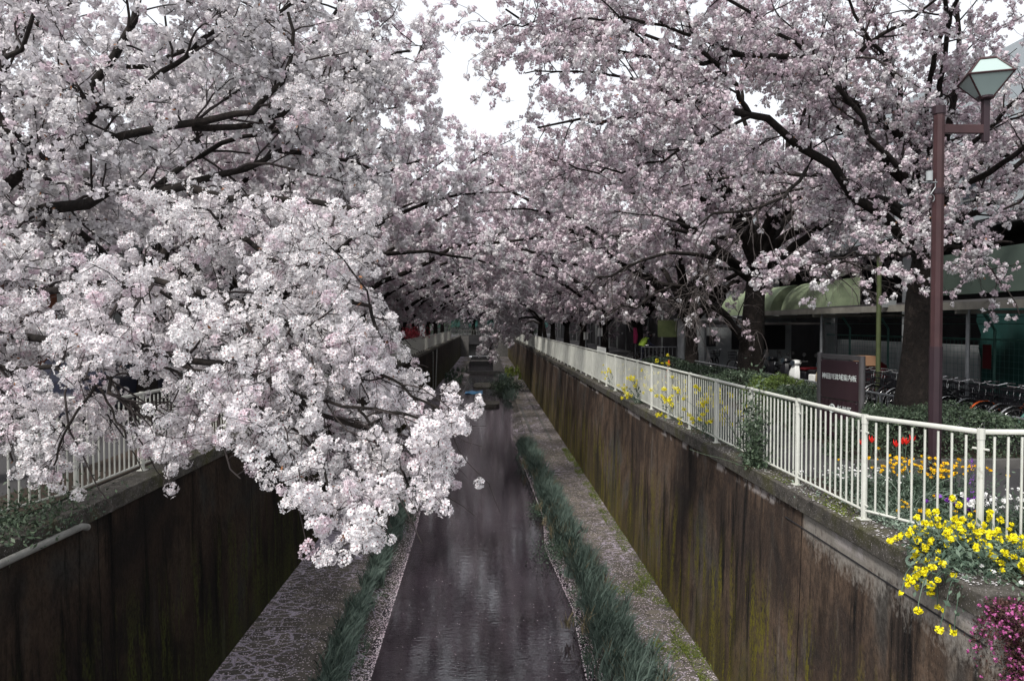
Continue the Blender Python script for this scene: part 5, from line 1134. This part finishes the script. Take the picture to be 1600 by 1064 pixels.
# right: thick near trunk
r1 = (7.4, 12.2, G)
tr1 = [r1, PX(1436, 560, 12.1), PX(1440, 460, 12.0), PX(1450, 380, 11.9), PX(1455, 310, 11.8)]
R1 = [
 (smooth_path([PX(1440, 400, 11.9), PX(1380, 335, 11.6), PX(1271, 245, 11.0), PX(1173, 182, 10.5), PX(1075, 154, 10.0), PX(960, 185, 9.5), PX(840, 200, 9.0)], 9), .15, .012, 'b'),
 (smooth_path([PX(1452, 320, 11.8), PX(1411, 212, 11.6), PX(1327, 164, 11.2), PX(1309, 119, 11.0), PX(1250, 84, 10.7), PX(1155, 84, 10.3), PX(1040, 96, 10.0), PX(900, 60, 9.6), PX(790, 15, 9.2)], 11), .13, .012, 'b'),
 ([PX(1173, 182, 10.5), PX(1131, 115, 10.2), PX(1085, 52, 10.0), PX(1060, -60, 9.8)], .06, .012, 'b'),
 ([PX(1309, 119, 11.0), PX(1370, 60, 10.6), PX(1440, 20, 10.2), PX(1520, -60, 9.8)], .06, .012, 'b'),
 ([PX(1455, 330, 11.8), PX(1480, 200, 11.6), PX(1500, 60, 11.2), PX(1480, -80, 10.8)], .12, .02, 'b'),
 ([PX(1455, 330, 11.8), PX(1540, 270, 11.0), PX(1640, 200, 10.0), PX(1740, 120, 9.2)], .10, .02, 'b'),
 ([PX(1450, 400, 11.9), PX(1520, 385, 10.6), PX(1600, 380, 9.2), PX(1700, 400, 8.2)], .09, .012, 'b'),
 ([PX(1440, 400, 11.9), PX(1400, 395, 10.4), PX(1340, 400, 9.4), PX(1270, 420, 8.8)], .05, .008, 'b'),
 ([PX(1271, 245, 11.0), PX(1230, 300, 10.4), PX(1160, 330, 9.8), PX(1060, 345, 9.3), PX(960, 330, 9.0)], .05, .008, 'n'),
 ([PX(1173, 182, 10.5), PX(1080, 230, 9.8), PX(960, 270, 9.4), PX(860, 250, 9.2)], .04, .008, 'b'),
 ([PX(1411, 212, 11.6), PX(1400, 120, 11), PX(1340, 30, 10.6), PX(1280, -60, 10.2)], .07, .012, 'b'),
 ([PX(1075, 154, 10.0), PX(990, 125, 9.7), PX(900, 110, 9.4), PX(820, 115, 9.1)], .04, .008, 'b'),
 ([PX(1155, 84, 10.3), PX(1060, 50, 10.0), PX(960, 30, 9.7), PX(850, 35, 9.4), PX(770, 50, 9.2)], .04, .008, 'b'),
 ([PX(1040, 96, 10.0), PX(980, 40, 9.7), PX(920, -20, 9.4)], .03, .008, 'b'),
]
cherry('thick cherry tree behind the lamp post, its limbs arching over the canal', r1, [(p_, a_ * .7, b_, k_) for p_, a_, b_, k_ in R1] + auto_limbs(PX(1455, 340, 12), -1, 5.2, 8, 1.1, .07, 21), .28, 1.42, .92, gr,
       lambda P: ((P[:, 2] > .15) | ((P[:, 2] > -.35) & (P[:, 1] < 11))) & ((P[:, 1] > 9.3) | (P[:, 0] < 4.4)), .6, -.02, trunk_pts=tr1, sp=(.36, .22, .14), lens=((.7, 1.7), (.35, .9), (.1, .34)), bloom=.16, t0=.14, vs_=.078)
# off-frame near right tree, only its boughs seen at top right
r0 = (8.8, 6.2, G)
cherry('near right cherry tree with its trunk outside the photo', r0, [([(8.6, 6.2, 1.4), PX(1700, 120, 6.6), PX(1600, 0, 6.6), PX(1500, -60, 6.8)], .1, .02, 'b'), ([(8.6, 6.2, 1.4), PX(1720, 250, 6.6), PX(1600, 120, 6.6), PX(1560, 20, 6.8)], .1, .02, 'b'), ([(8.6, 6.2, .9), PX(1760, 330, 6.8), PX(1640, 300, 7.2), PX(1560, 330, 7.6)], .06, .012, 'b'), ([(8.6, 6.2, .7), PX(1800, 420, 6.8), PX(1650, 400, 7.0), PX(1560, 410, 7.2)], .05, .012, 'b')], .34, 1.2, 1.0, gr,
       lambda P: (P[:, 2] > .0) & (P[:, 0] > 5.6) & ~((P[:, 0] < .81 * P[:, 1]) & (P[:, 2] > .22 * P[:, 1]) & (P[:, 2] < .44 * P[:, 1])), .2, -.02, trunk_pts=[r0, (8.8, 6.2, -.6), (8.6, 6.2, 1.3)], sp=(.34, .22, .14), lens=((.5, 1.2), (.3, .7), (.1, .3)), bloom=.1)
# thick trunk farther on
r2 = (8.3, 22.0, G)
R2 = [
 ([PX(1185, 430, 22), PX(1160, 360, 21.6), PX(1131, 300, 21), PX(1080, 230, 20), PX(1030, 180, 19)], .22, .03, 'b'),
 ([PX(1180, 440, 22), PX(1110, 380, 21), PX(1040, 330, 20), PX(960, 290, 19), PX(870, 270, 18)], .18, .025, 'b'),
 ([PX(1190, 420, 22), PX(1210, 330, 22), PX(1230, 230, 21.5), PX(1240, 120, 21)], .20, .03, 'b'),
 ([PX(1190, 420, 22), PX(1260, 370, 21), PX(1340, 320, 20), PX(1430, 260, 19)], .16, .03, 'b'),
 ([PX(1168, 560, 21.9), PX(1150, 515, 21.6), PX(1115, 480, 21), PX(1070, 455, 20.2), PX(1020, 440, 19.4)], .17, .05, 'n'),
 ([PX(1115, 480, 21), PX(1060, 450, 19.6), PX(1000, 470, 18.4), PX(930, 500, 17.6)], .07, .012, 'n'),
 ([PX(1180, 430, 22), PX(1130, 420, 20), PX(1090, 440, 18.8), PX(1060, 500, 18)], .07, .012, 'n'),
 ([PX(1190, 430, 22), PX(1260, 420, 20), PX(1330, 410, 19), PX(1390, 440, 18)], .07, .012, 'n'),
 ([PX(1180, 420, 22), PX(1110, 400, 20), PX(1040, 400, 18.4), PX(960, 420, 17.2), PX(900, 460, 16.6)], .09, .012, 'n'),
 ([PX(1160, 380, 21.6), PX(1060, 360, 20), PX(960, 370, 18.5), PX(880, 380, 17.5)], .08, .012, 'b'),
]
cherry('stout cherry tree with a low side limb and bare drooping twigs beside the scooters', r2, R2 + auto_limbs(PX(1186, 400, 22), -1, 7.0, 10, 1.15, .16, 22), .42, 1.12, 1.45, gr,
       lambda P: (P[:, 2] > -1.5) & ((P[:, 2] > .6) | (P[:, 0] > 2)) & ((P[:, 2] < 5) | (P[:, 0] > 1.0)), .65, -.02, trunk_pts=[r2, PX(1172, 560, 22), PX(1178, 480, 22), PX(1186, 400, 22)], sp=(.5, .27, .17), lens=((1, 2.4), (.5, 1.2), (.18, .5)), bloom=.18, t0=.2)
r3 = (8.9, 30.5, G)
cherry('slimmer cherry tree in front of the grey booth', r3, auto_limbs((8.8, 30.4, .2), -1, 10.2, 12, 1.15, .15, 8), .32, .95, 1.7, gr,
       lambda P: (P[:, 2] > -.9) & ((P[:, 2] < 8.6) | (P[:, 0] > 2.4)), .6, -.04, trunk_pts=[r3, (8.9, 30.5, -1), (8.8, 30.4, .4)], bloom=.19, far=True)
# generic trees for the rest of both rows: two crowns, copied
def gap(z): return lambda P: (P[:, 2] > z)
gA = (-7.9, 34.0, G); A_root, A_t, A_c = cherry('third-row left cherry tree just past the forked trunk', gA, auto_limbs((-7.9, 34, .2), 1, 11.0, 13, 1.2, .16, 12), .32, .85, 2.1, gl, lambda P: (P[:, 2] > -1.2) & (P[:, 2] < 11.2), .5, -.05, trunk_pts=[gA, (-7.9, 34, -1), (-7.9, 34, .4)], t0=.06, bloom=.17, far=True)
gB = (8.4, 39.0, G); B_root, B_t, B_c = cherry('right bank cherry tree next past the booth', gB, auto_limbs((8.4, 39, .2), -1, 11.4, 13, 1.2, .16, 13), .32, .85, 2.2, gr, lambda P: (P[:, 2] > -1.2) & (P[:, 2] < 11.6), .6, -.05, trunk_pts=[gB, (8.4, 39, -1), (8.4, 39, .4)], t0=.06, bloom=.17, far=True)
def place(src, x, y, rz, s, label, group, flip=False):
    t, c_ = src; o = empty('cherry_tree', (x, y, G), R(rz)); o.scale = (s, s, s)
    for nm, me in (('trunk', t), ('crown', c_)): add(nm, me, o)
    tag(o, label, 'tree', group); return o
ordn = ['fourth', 'fifth', 'sixth', 'seventh', 'eighth', 'ninth', 'tenth', 'eleventh', 'twelfth']
for i, (x, y, rz, s) in enumerate(((-7.6, 43, 12, 1.0), (-7.4, 52, -14, .96), (-7.2, 62, 9, 1.04), (-7.3, 73, -8, 1.0), (-7.0, 85, 15, 1.05), (-7, 98, 0, 1.1), (-7, 113, -12, 1.1))):
    place((A_t, A_c), x, y, rz, s, '%s cherry tree of the left row, seen dim in the distance' % ordn[i], gl)
for i, (x, y, rz, s) in enumerate(((8.0, 48, -11, .97), (7.8, 57, 10, 1.0), (7.6, 67, -9, 1.0), (7.3, 78, 13, 1.03), (6.8, 90, -6, 1.06), (6.6, 104, 8, 1.1), (6.6, 118, -10, 1.1))):
    place((B_t, B_c), x, y, rz, s, '%s cherry tree of the right row, seen dim in the distance' % ordn[i], gr)
# low bough hanging into the far canal, trees behind the bridge and behind the banks
for i, (src, x, y, rz, s, lab) in enumerate((((A_t, A_c), -2.5, 140, -40, 1.2, 'cherry tree behind the far bridge, left one'), ((B_t, B_c), 4.0, 138, 60, 1.2, 'cherry tree behind the far bridge, right one'),
       ((B_t, B_c), 16.0, 17, 150, 1.0, 'x'), ((A_t, A_c), -15.5, 30, 150, 1.0, 'blossoming tree behind the left row near the houses'), ((A_t, A_c), -14, 47, 100, 1.0, 'farther blossoming tree behind the left row'), ((B_t, B_c), 13.2, 52, 80, 1.0, 'blossoming tree behind the right row by the apartment block'))):
    if i == 2: continue
    place(src, x, y, rz, s, lab, 'blossoming trees beyond the canal rows')
hb0 = (5.2, 62, G)
cherry('low leaning cherry tree drooping into the canal at the far right', hb0, [([(4.9, 62, .3), (3.2, 60, 1.6), (1.2, 58, 1.8), (-.6, 57, 1.2)], .1, .02, 'd'), ([(4.9, 62, .2), (3.6, 61, .6), (2.2, 60, .2), (1.0, 59.5, -.9), (.2, 59, -2.2)], .12, .02, 'd'), ([(4.9, 62, 0), (3.8, 63, .2), (2.8, 64, -.6), (1.6, 64, -1.8)], .1, .02, 'd'), ([(4.9, 62, .3), (3.5, 65, 1.2), (1.5, 67, .8), (-.2, 68, -.2)], .1, .02, 'd')], .22, 1.35, 2.2, gr, lambda P: P[:, 2] > -3.4, .3, -.06, trunk_pts=[hb0, (5.1, 62, -1), (4.9, 62, .4)], bloom=.17, far=True)
print('FACES', sum(len(o.data.polygons) for o in C.objects if o.type == 'MESH'))
